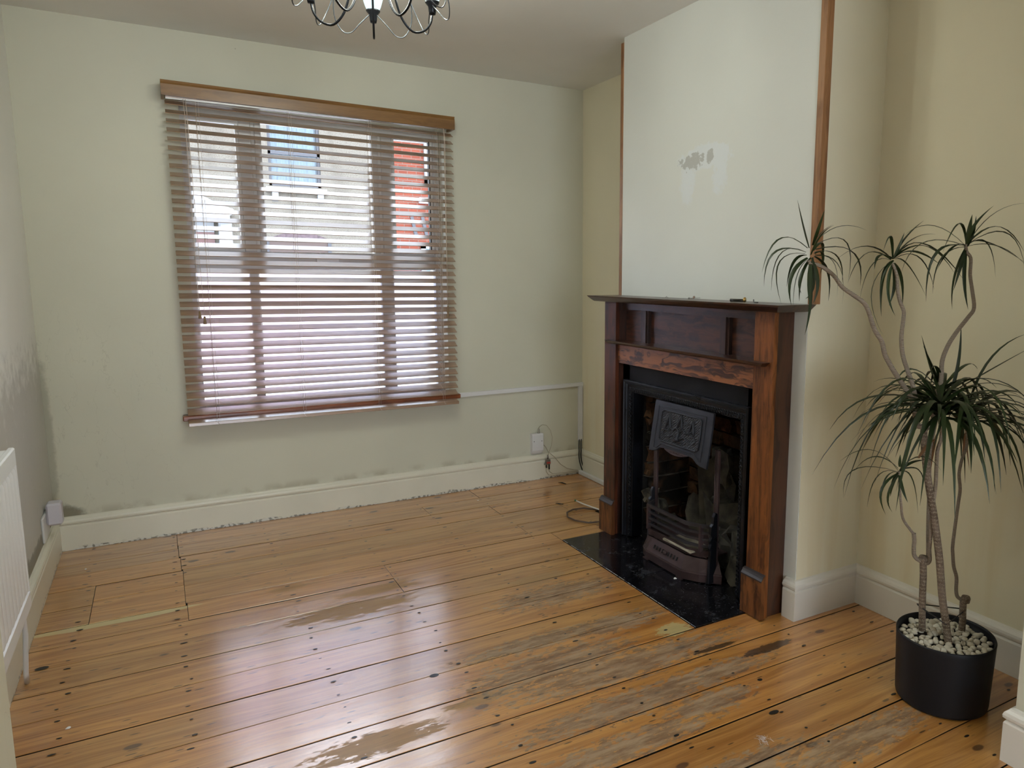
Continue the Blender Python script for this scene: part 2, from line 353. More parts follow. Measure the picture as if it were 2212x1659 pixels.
B += [(-2.412, -1.608, -.952, -1.121), (-1.608, HX, -.952, -1.108), (XL, -1.610, -1.123, -1.285), (-1.610, HX, -1.108, -1.285), (HX, -.35, -.952, -1.078)]

prev = -1.285; k = 0
for y in rows[7:]:
    x1 = HX if prev > -2.15 else (XB if y > YB-.04 else 0)
    if y < -3.2: x1 = 0
    js = {-1.636: [-1.0], -3.212: [-1.9], -3.565: [-1.3]}.get(y, [])
    js = [] if y == -1.636 else js
    xs = [XL] + js + [x1]
    for a, b in zip(xs[:-1], xs[1:]): B.append((a, b, prev, y))
    prev = y
GAPS = {-1.285: .0045, -2.683: .006, -2.861: .006, -1.636: .004, -2.505: .0045}
for (x0, x1, ya, yb) in B:
    g = .0013; g2 = GAPS.get(round(yb, 3), .0034)*.75; n = max(3, int((x1-x0)/.12))
    top = random.uniform(-.0012, .0006); vs = []; fs = []
    xs = [x0+.001+(x1-x0-.002)*i/n for i in range(n+1)]
    for i, x in enumerate(xs):
        j0 = random.uniform(-.0008, .0008); j1 = random.uniform(-.0008, .0008)
        a = ya-g+j0; b = yb+g2+j1
        vs += [(x, a, -.006), (x, a, top-.0012), (x, a-.0015, top), (x, b+.0015, top), (x, b, top-.0012), (x, b, -.006)]
    for i in range(n):
        for q in range(6):
            p = i*6+q; r_ = i*6+(q+1) % 6; fs.append((p, r_, r_+6, p+6))
    fs.append(tuple(range(5, -1, -1))); fs.append(tuple(n*6+q for q in range(6)))
    MB().add(vs, fs).build('floorboard', MT['floor'], fl)
# strips that complete the boards around the hearth corner
# the rear room floor, far from view
MB().box(XL, 0, -7.55, -4.09, -.006, -.001).build('floorboard', MT['floor'], fl)
# nails along the joists
nb = MB(); rs = random.Random(3)
for jx in (-2.78, -2.43, -2.02, -1.61, -1.19, -.84, -.46, -.1):
    for (x0, x1, ya, yb) in B:
        if not (x0-.02 <= jx <= x1+.02) or (jx > HX and -2.17 < yb and ya < -1.05): continue
        for fy in (.22, .78):
            for side in ((-.018, .018) if (abs(jx-x0) < .03 or abs(jx-x1) < .03) else (rs.uniform(-.012, .012),)):
                x = jx+side+rs.uniform(-.004, .004); y = ya+(yb-ya)*(fy+rs.uniform(-.05, .05)); r = rs.uniform(.0026, .0052); e = rs.uniform(1.3, 2.8)
                if not (x0+.006 < x < x1-.006): continue
                vs = [(x+r*e*math.cos(q*math.pi/4), y+r*math.sin(q*math.pi/4), .0009) for q in range(8)]
                nb.add(vs, [tuple(range(8))])
for x, y, r, e in ((-1.712, -1.984, .011, 1.5), (-.984, -1.482, .006, 1.3), (-.868, -2.71, .009, 2.2), (-2.86, -1.275, .013, 1.6), (-.775, -2.55, .007, 1.4)):
    nb.add([(x+r*e*math.cos(q*math.pi/5), y+r*math.sin(q*math.pi/5), .0010) for q in range(10)], [tuple(range(10))])
o = nb.build('nail_head', MT['black'], fl); tag(o, kind='stuff')

# ---------------------------------------------------------------- window
def glassmat(name, tint=(1, 1, 1), refl=.08):
    t = NT(name); tr = t.n('ShaderNodeBsdfTransparent'); tr.inputs[0].default_value = (*tint, 1); gl = t.n('ShaderNodeBsdfGlossy'); gl.inputs['Roughness'].default_value = .02
    fr = t.n('ShaderNodeFresnel'); fr.inputs[0].default_value = 1.3; mx = t.n('ShaderNodeMixShader'); t.l(fr.outputs[0], mx.inputs[0]); t.l(tr.outputs[0], mx.inputs[1]); t.l(gl.outputs[0], mx.inputs[2]); t.l(mx.outputs[0], t.out.inputs[0])
    return t.m
MT['glass'] = glassmat('clear_window_glass')
def filmmat():
    t = NT('frosted_film'); a = t.n('ShaderNodeBsdfTranslucent'); b = t.n('ShaderNodeBsdfTransparent')
    P = t.sep(t.pos()); c = t.mix(t.ramp(P[0], -2.2, -1.2), (.99, .89, .97), (.92, .92, .99)); c = t.mix(t.ramp(P[2], .86, .80), c, (.93, .96, .99))
    t.l(c, a.inputs[0]); b.inputs[0].default_value = (.9, .88, .95, 1)
    mx = t.n('ShaderNodeMixShader'); mx.inputs[0].default_value = .06; t.l(a.outputs[0], mx.inputs[1]); t.l(b.outputs[0], mx.inputs[2]); t.l(mx.outputs[0], t.out.inputs[0]); return t.m
MT['film'] = filmmat()
wn = D.objects.new('window_1', None); C.objects.link(wn); wn.location = (-1.61, .12, .62); ORG[wn.name] = Vector(wn.location); struct(wn)
F0, F1 = .09, .15
m = MB().box(OX0, -2.252, F0, F1, .62, 2.17).box(-.972, OX1, F0, F1, .62, 2.17).box(-2.252, -.972, F0+.0005, F1, 2.125, 2.17).box(-2.252, -.972, F0+.0005, F1, .62, .665)
m.build('window_frame', MT['pvc'], wn, bevel=.003)
MB().box(-2.252, -.972, F0+.004, F1, 1.362, 1.455).build('transom', MT['pvc'], wn, bevel=.003)
for x0, x1, z0, z1 in ((-2.012, -1.952, 1.455, 2.125), (-1.935, -1.903, 1.455, 2.125), (-1.328, -1.292, 1.455, 2.125), (-1.275, -1.212, 1.455, 2.125), (-1.998, -1.952, .665, 1.362), (-1.296, -1.222, .665, 1.362)):
    MB().box(x0, x1, F0+.006, F1, z0, z1).build('mullion', MT['pvc'], wn, bevel=.003)
for x0, x1 in ((-1.952, -1.935), (-1.292, -1.275)):
    MB().box(x0, x1, F0+.018, F1, 1.455, 2.125).build('mullion', MT['white'], wn)
# opening casements: slim sash frames with black seals on the right-hand light
for x0, x1 in ((-2.252, -2.012), (-1.212, -.972)):
    s = MB(); w = .014
    s.box(x0, x0+w, F0+.012, F1-.01, 1.455, 2.125).box(x1-w, x1, F0+.012, F1-.01, 1.455, 2.125).box(x0+w, x1-w, F0+.0125, F1-.01, 1.456, 1.47).box(x0+w, x1-w, F0+.0125, F1-.01, 2.105, 2.124)
    s.build('sash_frame', MT['white'], wn)
MB().box(-.993, -.987, F0+.011, F1-.02, 1.465, 2.11).build('rubber_seal', MT['black'], wn)
for x0, x1 in ((-2.25, -2.013), (-1.903, -1.328), (-1.211, -.973)):
    MB().box(x0, x1, .122, .126, 1.457, 2.123).build('pane', MT['glass'], wn)
for x0, x1 in ((-2.252, -1.998), (-1.952, -1.296), (-1.222, -.973)):
    MB().box(x0, x1, .122, .126, .667, 1.36).build('pane', MT['glass'], wn)
    MB().box(x0+.006, x1-.002, .1185, .1195, .669, 1.358).build('frosted_film', MT['film'], wn)
m = MB().box(-1.655, -1.625, .078, .094, 1.385, 1.44).box(-1.655, -1.54, .064, .078, 1.405, 1.422)
m.build('window_handle', MT['white'], wn, bevel=.002)
struct(MB().box(-2.36, OX1-.0, -.0, .09, .592, .6205).build('trim_3', MT['sill']))
tag(MB().box(-2.362, -.878, -.048, -.0005, .592, .619).build('window_board', MT['sill'], bevel=.004), 'red varnished timber window board below the slatted blind', 'window sill')

# ---------------------------------------------------------------- venetian blind
bl = thing('venetian_blind', (-1.625, -.065, 2.19), 'brown wooden slatted venetian blind hanging over the window', 'blind')
tilt = math.radians(27); sw = .025; th = .0015
vs = []
for x in (-.715, .715):
    for (a, b) in ((-sw, -th), (sw, -th), (sw, th), (-sw, th)):
        vs.append((x, a*math.cos(tilt)-b*math.sin(tilt), a*math.sin(tilt)+b*math.cos(tilt)))
sm = MB().add(vs, [(0, 1, 2, 3), (7, 6, 5, 4), (0, 4, 5, 1), (1, 5, 6, 2), (2, 6, 7, 3), (3, 7, 4, 0)]).mesh('slat', MT['blind'])
zt, zb = 2.138, .640
for i in range(37):
    f = i/36; o = D.objects.new('slat', sm); C.objects.link(o); o.parent = bl
    z = zt+(zb-zt)*f; dz = -.020*(1-f) - .006*f
    o.location = Vector((-1.624, -.066, z)) - org(bl); o.rotation_euler = (random.uniform(-.02, .02), -dz/1.43*-1*-1, 0)
    o.rotation_euler[1] = -dz/1.43
vm = MB()
for dx, a in ((0, 0),):
    vs = []
    prof = [(-.112, 2.163), (-.112, 2.215), (-.108, 2.224), (-.112, 2.233), (-.100, 2.233), (-.100, 2.163)]
    n = len(prof)
    for x, dz in ((-2.352, .008), (-.905, -.010)):
        vs += [(x, y, z+dz) for y, z in prof]
    vm.add(vs, [tuple(range(n)), tuple(range(2*n-1, n-1, -1))] + [(i, (i+1) % n, (i+1) % n+n, i+n) for i in range(n)])
    for x, dz in ((-2.352, .008), (-.917, -.010)): vm.box(x, x+.012, -.104, -.001, 2.163+dz, 2.233+dz)
vm.build('valance', MT['valance'], bl)
MB().box(-2.335, -.925, -.095, -.038, 2.163, 2.205).build('headrail', MT['blind'], bl)
MB().box(-2.335, -.925, -.097, -.094, 2.158, 2.164).build('headrail_edge', MT['white'], bl)
br = MB(); vs = []
for x, dz in ((-2.340, .0), (-.912, -.004)):
    for a, b in ((-.026, -.009), (.026, -.009), (.026, .009), (-.026, .009)): vs.append((x, -.082+a, .588+b+dz+a*.2))
br.add(vs, [(0, 1, 2, 3), (7, 6, 5, 4), (0, 4, 5, 1), (1, 5, 6, 2), (2, 6, 7, 3), (3, 7, 4, 0)])
br.build('bottom_rail', MT['blind'], bl, bevel=.002)
for x in (-2.21, -1.79, -1.385, -1.005):
    m = MB()
    for y, zz in ((-.093, 2.16), (-.041, 2.16)):
        m.tube([(x, y, zz), (x+.002, y, 1.4), (x, y, .60)], .0009, 5)
    m.tube([(x+.012, -.092, 2.16), (x+.012, -.092, .60)], .0007, 5)
    for i in range(37):
        z = zt+(zb-zt)*i/36; m.tube([(x, -.093, z-.015), (x, -.041, z+.012)], .0006, 4)
    m.tube([(x, -.11, .594), (x+.003, -.112, .583), (x+.01, -.11, .575)], .001, 5)
    m.build('ladder_cord', MT['cord'], bl)
def pull(x, z, y=-.115, dx=0):
    c = MB().tube([(x, -.098, 2.165), (x+.002, y, 2.1), (x+dx*.5, y, 1.6), (x+dx, y, z+.03)], .0011, 5).build('pull_cord', MT['cord'], bl)
    MB().lathe((x+dx, y, z), [(0, .032), (.0045, .031), (.0055, .015), (.008, -.003), (.0075, -.006), (0, -.007)], 10).build('tassel', MT['tassel'], c)
pull(-2.262, 1.122, -.115, .006); pull(-2.252, 1.095, -.118, .016)
pull(-.972, 1.125, -.115, 0); pull(-.968, 1.096, -.112, -.003)

# ---------------------------------------------------------------- radiator
ra = thing('panel_radiator', (-2.865, -2.2, .32), 'white fluted panel radiator on the left wall', 'radiator')
y0, y1 = -3.15, -1.512
vs = []; fs = []; ys = []; y = y1
m = MB().box(-2.905, -2.870, y0, y1, .32, .82)
m.build('back_panel', MT['white'], ra, bevel=.006)
m = MB().box(-2.850, -2.832, y0, y1, .765, .822).box(-2.850, -2.832, y0, y1, .32, .372).box(-2.853, -2.842, y0, y1, .37, .77).box(-2.850, -2.832, y1-.018, y1, .37, .77).box(-2.872, -2.85, y0, y1, .80, .815)
m.build('front_panel', MT['white'], ra, bevel=.004)
m = MB(); y = y1-.040
while y > y0+.03:
    n = 7
    vs = []; 
    for z, s_ in ((.368, .5), (.385, 1), (.755, 1), (.772, .5)):
        for k in range(n+1):
            a = math.pi*k/n; vs.append((-2.843+.012*math.sin(a)*s_, y+.0165*math.cos(a), z))
    fs = [(i*(n+1)+k, i*(n+1)+k+1, (i+1)*(n+1)+k+1, (i+1)*(n+1)+k) for i in range(3) for k in range(n)]
    m.add(vs, fs, True); y -= .048
m.build('flute', MT['white'], ra)
MB().tube([(-2.868, y1+.004, .36), (-2.868, y1+.03, .355), (-2.868, y1+.06, .33), (-2.868, y1+.075, .2), (-2.885, y1+.12, .05), (-2.89, -1.36, 0)], .0075, 8).build('supply_pipe', MT['white'], ra)
MB().lathe((-2.862, y1+.035, .335), [(0, 0), (.016, 0), (.018, .02), (.014, .05), (0, .052)], 14).build('valve', MT['white'], ra)

# ---------------------------------------------------------------- socket + plug in the left corner
so = thing('wall_socket', (XL, -.31, .235), 'grey white double wall socket low on the left wall corner', 'socket')
MB().box(XL+.0005, XL+.010, -.42, -.24, .175, .285).build('face_plate', MT['plastic'], so, bevel=.003)
pl = thing('plug_adaptor', (XL+.04, -.30, .27), 'lilac white plug in adaptor in the left corner socket', 'adaptor')
MB().box(XL+.011, XL+.068, -.335, -.262, .225, .325).build('adaptor_body', simple('lilac_plastic', (.55, .53, .58), .35), pl, bevel=.008)

# ---------------------------------------------------------------- cable trunking, aerial socket, splitter, cables
tr = thing('cable_trunking', (-.03, -.01, .6), 'white plastic mini trunking running from sill to corner', 'trunking')
vs = []
for x, z in ((-.874, .605), (0, .612)):
    for a, b in ((0, -.0125), (-.014, -.0125), (-.014, .0125), (0, .0125)): vs.append((x, a-.0002, z+b))
MB().add(vs, [(0, 1, 2, 3), (7, 6, 5, 4), (0, 4, 5, 1), (1, 5, 6, 2), (2, 6, 7, 3), (3, 7, 4, 0)]).build('horizontal_length', MT['plastic'], tr)
MB().box(-.034, -.004, -.017, -.0002, .225, .60).build('vertical_length', MT['plastic'], tr, bevel=.001)
tag(MB().box(-.046, -.022, YA+.02, -.03, .0012, .026).build('floor_trunking', MT['plastic'], bevel=.002), 'white plastic trunking on the floor along the alcove skirting', 'trunking')
bc = thing('black_cable', (-.03, -.03, .1), 'pair of black cables dropping down the far right corner', 'cable', None)
for dx, b in ((-.028, .030), (-.013, .024)):
    MB().tube([(dx-.020*math.sin(q/14*3.1)+.010*(q/14)**3, -.012-.028*min(1, q/5), .24-.216*q/14) for q in range(15)], .0042, 8).build('cable_core', MT['black'], bc)
ab = thing('aerial_socket', (-.345, 0, .25), 'white surface mounted aerial socket box above the back skirting', 'socket')
poly = [(0, .172), (0, .312), (.030, .312), (.033, .300), (.033, .225), (.030, .200), (.020, .182), (.008, .172)]
MB().prism(poly, lambda a, b, d: (d, -a-.0002, b), -.392, -.309).build('box_body', MT['plastic'], ab, bevel=.002)
m = MB()
for x in (-.378, -.322): m.lathe((x, -.0335, .262), [(.0, .0), (.0028, 0), (.0028, -.001), (0, -.001)], 8, 'y')
m.build('screw', MT['black'], ab)
MB().lathe((-.337, -.018, .312), [(0, 0), (.009, 0), (.009, .004), (.0055, .006), (.0055, .028), (.003, .03), (0, .03)], 10).build('coax_plug', MT['steel'], ab)
wc = tag(MB().tube([(-.337, -.018, .342), (-.335, -.02, .352), (-.315, -.025, .366), (-.285, -.03, .362), (-.258, -.035, .325), (-.247, -.038, .275), (-.254, -.040, .228), (-.270, -.04, .190), (-.279, -.04, .166)], .0018, 7).build('coax_lead', simple('beige_cable', (.45, .40, .30), .5)), 'thin beige coax lead looping above the back skirting', 'cable')
BE = D.materials['beige_cable']
sp = thing('coax_splitter', (-.283, -.04, .115), 'metal coax splitter with red sticker on the skirting', 'splitter')
MB().box(-.298, -.266, -.050, -.028, .100, .135).build('splitter_body', MT['steel'], sp, bevel=.003)
MB().box(-.295, -.269, -.0512, -.0500, .108, .119).build('sticker', simple('red_sticker', (.42, .045, .03), .5), sp)
for x, z0, z1 in ((-.282, .135, .165), (-.292, .078, .100), (-.272, .066, .100), (-.305, .100, .112)):
    MB().tube([(x, -.039, z0), (x, -.039, z1)], .0052, 8).build('coax_connector', MT['steel'] if z1 > .11 else MT['black'], sp)
for nm, pts, lb in (('coax_lead', [(-.292, -.039, .080), (-.294, -.039, .055), (-.275, -.036, .026), (-.23, -.034, .018), (-.15, -.032, .016), (-.05, -.034, .016)], 'lower beige coax lead from the splitter along the floor edge'),
                    ('coax_lead', [(-.272, -.039, .068), (-.270, -.039, .050), (-.245, -.036, .030), (-.18, -.034, .026), (-.1, -.033, .024), (-.045, -.034, .022)], 'upper beige coax lead from the splitter along the floor edge'),
                    ('coax_lead', [(-.309, -.012, .235), (-.285, -.014, .215), (-.27, -.022, .18), (-.225, -.026, .14), (-.18, -.028, .085), (-.13, -.03, .05), (-.05, -.032, .028)], 'beige lead sagging from the aerial socket to the corner')):
    tag(MB().tube(pts, .0020, 7).build(nm, BE), lb, 'cable')
# loose cables on the floor by the left pilaster
pts = []
for k in range(19):
    a = math.radians(40+ (k/18)*285); pts.append((-.445+.135*math.cos(a)*-.75, -.80+.135*math.sin(a), .0065))
tag(MB().tube([(-.38, -1.02, .0065), (-.43, -.945, .0065), (-.49, -.93, .0065), (-.535, -.865, .0065), (-.545, -.79, .0065), (-.51, -.72, .0065), (-.455, -.69, .0065), (-.39, -.70, .0068), (-.33, -.77, .007), (-.33, -.9, .007), (-.335, -1.0, .007)], .0048, 8).build('loose_cable', simple('brown_cable', (.085, .05, .035), .45)), 'brown cable looped loosely on the floor beside the fireplace', 'cable')
lc = thing('white_cable', (-.36, -.6, .01), 'white cable end with green tip on the boards by fireplace', 'cable')
MB().tube([(-.371, -.578, .014), (-.368, -.66, .016), (-.355, -.74, .017), (-.335, -.82, .017), (-.30, -.93, .017), (-.28, -1.0, .016)], .0042, 8).build('cable_jacket', MT['white'], lc)
MB().tube([(-.3713, -.566, .0135), (-.371, -.580, .014)], .0055, 8).build('green_tip', simple('green_tip', (.03, .16, .06), .5), lc)
# ---------------------------------------------------------------- hearth
def hearthmat():
    t = NT('black_granite'); v = t.pos(); n = t.noise(v, 9, 5, .7); sp = t.noise(v, 120, 2)
    c = t.mix(t.math('MULTIPLY', t.ramp(n, .60, .80), .35), (.0065, .0065, .009), (.07, .08, .11)); c = t.mix(t.math('MULTIPLY', t.ramp(sp, .66, .72), .5), c, (.16, .16, .17))
    dust = t.noise(t.scale(v, (5, 5, 5)), 2.2, 6, .75); line = t.ramp(t.math('ABSOLUTE', t.math('SUBTRACT', dust, .52)), .012, .002)
    c = t.mix(t.math('MULTIPLY', t.math('MULTIPLY', line, t.ramp(n, .5, .6)), .35), c, (.22, .24, .27))
    t.bsdf(c, t.ramp(n, .4, .75, .10, .35), spec=.5); return t.m
MT['granite'] = hearthmat()
he = thing('hearth', (-.54, -1.62, 0), 'black polished granite hearth set into the boards before the fireplace', 'hearth')
MB().box(-.733, -.355, -1.652, -1.080, -.005, .004).build('slab', MT['granite'], he, bevel=.0015)
MB().box(-.733, -.355, -2.155, -1.656, -.005, .004).build('slab', MT['granite'], he, bevel=.0015)
MB().box(-.354, -.045, -1.99, -1.24, .0, .012).build('back_hearth', MT['granite'], he)
ed = MB(); rs = random.Random(5); y = -1.09
while y > -2.15:
    w = rs.uniform(.02, .06); ed.box(-.7345, -.7325, y-w, y, .0035, .0048); y -= w+rs.uniform(.0, .05)
o = ed.build('grout_edge', simple('worn_grout', (.42, .42, .40), .8), he); tag(o, kind='stuff')

# ---------------------------------------------------------------- timber surround
fs_ = thing('fireplace_surround', (-.42, -1.64, 0), 'dark stained oak fireplace surround with mantel against the chimney breast', 'fireplace')
LY = [(-1.145, -1.040), (-2.237, -2.133)]
for i, (a, b) in enumerate(LY):
    out = 1 if i == 0 else -1
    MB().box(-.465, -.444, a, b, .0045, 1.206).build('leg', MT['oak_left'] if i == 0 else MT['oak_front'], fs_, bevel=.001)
    # return board to the wall, set back a little, with a small bead
    if i == 0: MB().box(-.444, -.351, b-.030, b-.010, .0045, 1.206).box(-.444, -.40, a, a+.018, .0045, 1.206).build('leg_return', MT['oak_darkz'], fs_)
    else: MB().box(-.436, -.351, a+.013, a+.035, .0005, 1.206).box(-.444, -.436, a+.006, a+.03, .0005, 1.206).box(-.444, -.42, b-.018, b, .0045, 1.206).build('leg_return', wood('stained_side_oak', (.075, .027, .011), (.03, .011, .006), 'z'), fs_)
    pa, pb = (-1.152, -1.030) if i == 0 else (-2.244, -2.128)
    pl_ = MB().prism([(-.486, .0045), (-.486, .163), (-.483, .168), (-.478, .172), (-.474, .180), (-.466, .186), (-.4655, .186), (-.4655, .0045)], lambda p, q, d: (p, d, q), pa, pb).build('plinth_block', MT['oak_plinth'], fs_, bevel=.001)
    MB().prism([(-.4872, .160), (-.4872, .166), (-.481, .174), (-.4765, .183), (-.466, .1875), (-.4658, .186), (-.474, .1800), (-.478, .172), (-.483, .168)], lambda p, q, d: (p, d, q), pa, pb).build('plinth_cap', simple('plinth_cap_varnish', (.03, .024, .025), .38), pl_)
mp = [(-.352, 1.236), (-.540, 1.236), (-.536, 1.229), (-.520, 1.214), (-.512, 1.2085), (-.352, 1.2085)]
mo = MB()
y0_, y1_ = -2.330, -.984
n = len(mp); vs = [(x, y1_-(1.236-z)*1.0, z) for x, z in mp] + [(x, y0_+(1.236-z)*1.2, z) for x, z in mp]
mo.add(vs, [tuple(range(n)), tuple(range(2*n-1, n-1, -1))] + [(i, (i+1) % n, (i+1) % n+n, i+n) for i in range(n)])
mo.build('mantel_shelf', MT['oak_dark'], fs_)
MB().box(-.425, -.40, -2.132, -1.146, 1.170, 1.208).build('top_rail', MT['oak_dark'], fs_)
for a, b in ((-1.300, -1.146), (-1.875, -1.340), (-2.132, -1.915)):
    MB().box(-.402, -.390, a-.01, b+.01, 1.0, 1.185).build('back_panel', MT['oak_panel'], fs_)
for a in (-1.350, -1.925):
    MB().box(-.428, -.402, a, a+.036, 1.016, 1.1705).box(-.421, -.402, a-.012, a, 1.016, 1.1705).build('muntin', MT['oak_darkz'], fs_)
sp_ = [(-.392, 1.0165), (-.504, 1.0165), (-.500, 1.008), (-.488, 1.000), (-.392, 1.000)]
vs = [(x, -1.098-(1.0165-z)*1.3, z) for x, z in sp_] + [(x, -2.222+(1.0165-z)*1.3, z) for x, z in sp_]; n = len(sp_)
# the shelf runs in front of the legs and is notched between them
m = MB(); m.add(vs, [tuple(range(n)), tuple(range(2*n-1, n-1, -1))] + [(i, (i+1) % n, (i+1) % n+n, i+n) for i in range(n)])
m.build('lower_shelf', MT['oak_dark'], fs_)
MB().box(-.452, -.432, -2.132, -1.146, .903, .9995).build('lintel_rail', MT['oak_lintel'], fs_, bevel=.001)

# ---------------------------------------------------------------- cast iron insert
def iron(name, col, rough=.36, bst=.15, metal=.35):
    t = NT(name); v = t.pos(); n = t.noise(v, 12, 4); c = t.mix(t.ramp(n, .35, .7), tuple(x*.75 for x in col), tuple(x*1.2 for x in col))
    t.bsdf(c, t.ramp(n, .3, .7, rough-.06, rough+.1), t.bump(t.noise(v, 160, 2), bst, .001), metal=metal, spec=.35); return t.m
MT['iron'] = iron('blackened_cast_iron', (.007, .008, .012), .33); MT['hood'] = iron('grey_black_cast_iron', (.028, .030, .038), .40)
MT['grate'] = iron('rusty_cast_iron', (.060, .037, .037), .5); MT['slip'] = simple('black_slip_panel', (.006, .006, .0075), .5, nsc=6, nam=.4, spec=.15)
ci = thing('cast_iron_insert', (-.42, -1.635, 0), 'black cast iron fireplace insert with beaded border', 'fireplace')
m = MB().box(-.418, -.352, -2.1325, -2.06, .0045, .903).box(-.418, -.352, -1.205, -1.1455, .0045, .903).box(-.418, -.352, -2.1325, -1.1455, .815, .903)
m.build('slip_panel', MT['slip'], ci)
IY0, IY1, IZ = -2.086, -1.178, .822
fr = [(0, 0), (0, .022), (.004, .026), (.008, .026), (.010, .022), (.013, .022), (.016, .018), (.020, .018), (.022, .012), (.030, .010), (.036, .010), (.040, .004), (.050, .004), (.058, .0)]
def framestrip(prof, x0, d0):
    """moulding: (inset, height) swept up, across, down with mitres"""
    path = [(IY1, .0125), (IY1, IZ), (IY0, IZ), (IY0, .0125)]; dirs = [(-1, 0), (-1, -1), (1, -1), (1, 0)]
    vs = []; n = len(prof)
    for (y, z), (dy, dz) in zip(path, dirs):
        for a, h in prof: vs.append((x0-h, y+dy*a, z+dz*a))
    fs = [(i*n+k, i*n+k+1, (i+1)*n+k+1, (i+1)*n+k) for i in range(3) for k in range(n-1)]
    return vs, fs
vs, fs2 = framestrip(fr, -.416, 0); MB().add(vs, fs2).build('moulded_frame', MT['iron'], ci)
# inner return of the frame, into the chamber
m = MB().box(-.416, -.355, IY1-.062, IY1-.0575, .0125, IZ-.0575).box(-.416, -.355, IY0+.0575, IY0+.062, .0125, IZ-.0575).box(-.416, -.355, IY0+.0575, IY1-.0575, IZ-.062, IZ-.0575)
m.build('inner_return', MT['iron'], ci)
bd = MB()
def ring(cx, cy, cz, ra_, rb, along):
    vs = []; N = 9; n2 = 5; fs = []
    for i in range(N):
        a = 2*math.pi*i/N
        for k in range(n2):
            b = 2*math.pi*k/n2; q = .0028
            u = math.cos(a)*(ra_+q*math.cos(b)); w = math.sin(a)*(rb+q*math.cos(b)); h = q*math.sin(b)
            vs.append((cx-h, cy+(u if along == 'y' else w), cz+(w if along == 'y' else u)))
    for i in range(N):
        for k in range(n2):
            fs.append((i*n2+k, ((i+1) % N)*n2+k, ((i+1) % N)*n2+(k+1) % n2, i*n2+(k+1) % n2))
    bd.add(vs, fs, True)
for side, yy in ((-1, IY1-.045), (1, IY0+.045)):
    z = .03; k = 0
    while z < IZ-.05:
        ring(-.4255, yy, z, .0078, .0075, 'z')
        if k % 9 == 8: bd.box(-.427, -.42, yy-.012, yy+.012, z+.010, z+.014); z += .006
        z += .0185; k += 1
y = IY1-.045; k = 0
while y > IY0+.035:
    ring(-.4255, y, IZ-.045, .0055, .0095, 'y')
    bd.lathe((-.4245, y, IZ-.045), [(0, -.004), (.0028, -.003), (.0035, 0), (0, 0)], 6, 'x')
    y -= .0165; k += 1
o = bd.build('beaded_border', MT['iron'], ci); tag(o, kind='stuff')
# fluted columns beside the grate
for yy in (-1.431, -1.878):
    m = MB().box(-.412, -.405, yy-.014, yy+.014, .0125, .60)
    for q in (-.009, 0, .009): m.tube([(-.413, yy+q, .02), (-.413, yy+q, .60)], .0034, 6)
    m.build('fluted_column', MT['grate'], ci)
# chamber lining
m = MB().box(-.354, -.045, -1.9995, -1.985, .012, .80).box(-.35, -.045, -1.99, -1.24, .775, .80).box(-.055, -.0405, -1.99, -1.24, .012, .80)
m.box(-.355, -.045, -1.2415, -1.2335, .012, .80); m.build('chamber_lining', MT['soot'], ci)
def brickmat():
    t = NT('sooty_brick'); v = t.pos(); n = t.noise(v, 16, 5, .7); r = t.rnd()
    c = t.mix(t.ramp(n, .38, .62), (.016, .010, .007), (.085, .045, .022)); c = t.mix(t.math('MULTIPLY', t.ramp(t.noise(v, 7, 3), .5, .7), .6), c, (.10, .075, .045)); c = t.mix(t.math('MULTIPLY', r, .4), c, (.12, .04, .018))
    c = t.mix(t.ramp(t.noise(v, 5, 3), .58, .42), c, (.012, .010, .008))
    t.bsdf(c, .9, t.bump(n, .7, .01), spec=.15); return t.m
MT['brick'] = brickmat()
MT['mortar'] = simple('sooty_mortar', (.06, .05, .038), .95, nsc=14, nam=.6, bsc=30, bst=.6)
rs = random.Random(11)
def lump(cx, cy, cz, sx, sy, sz, mat, name, par, jag=.14, seg=2, rz=0):
    bm = bmesh.new(); bmesh.ops.create_cube(bm, size=1); bmesh.ops.subdivide_edges(bm, edges=bm.edges, cuts=seg-1, use_grid_fill=True)
    for v in bm.verts:
        v.co += Vector([rs.uniform(-1, 1)*jag*.5 for _ in range(3)]); v.co = Vector((v.co.x*sx, v.co.y*sy, v.co.z*sz))
        v.co = Matrix.Rotation(rz, 3, 'Z') @ v.co
    me = D.meshes.new(name); bm.to_mesh(me); bm.free(); me.materials.append(mat)
    o = D.objects.new(name, me); C.objects.link(o); o.parent = par; o.location = Vector((cx, cy, cz))-org(par); return o
# broken brickwork lining the far side of the chamber (faces the room's near end)
z = .085
while z < .74:
    h = rs.uniform(.062, .078)
    if z > .56: lump(-.26, -1.262, z+h/2, .16, .05, h*1.1, MT['brick'], 'brick', ci, .22)
    else:
        for x0, x1 in ((-.345, -.235), (-.23, -.09)) if int(z*100) % 2 else ((-.335, -.155), (-.15, -.07)):
            lump((x0+x1)/2+rs.uniform(-.008, .008), -1.262+rs.uniform(-.012, .004), z+h/2, x1-x0, .045, h*.93, MT['brick'], 'brick', ci, .14)
    if z < .7: lump(-.22, -1.268, z+h+.004, .22, .040, .007, MT['mortar'], 'mortar_joint', ci, .3)
    z += h+.008
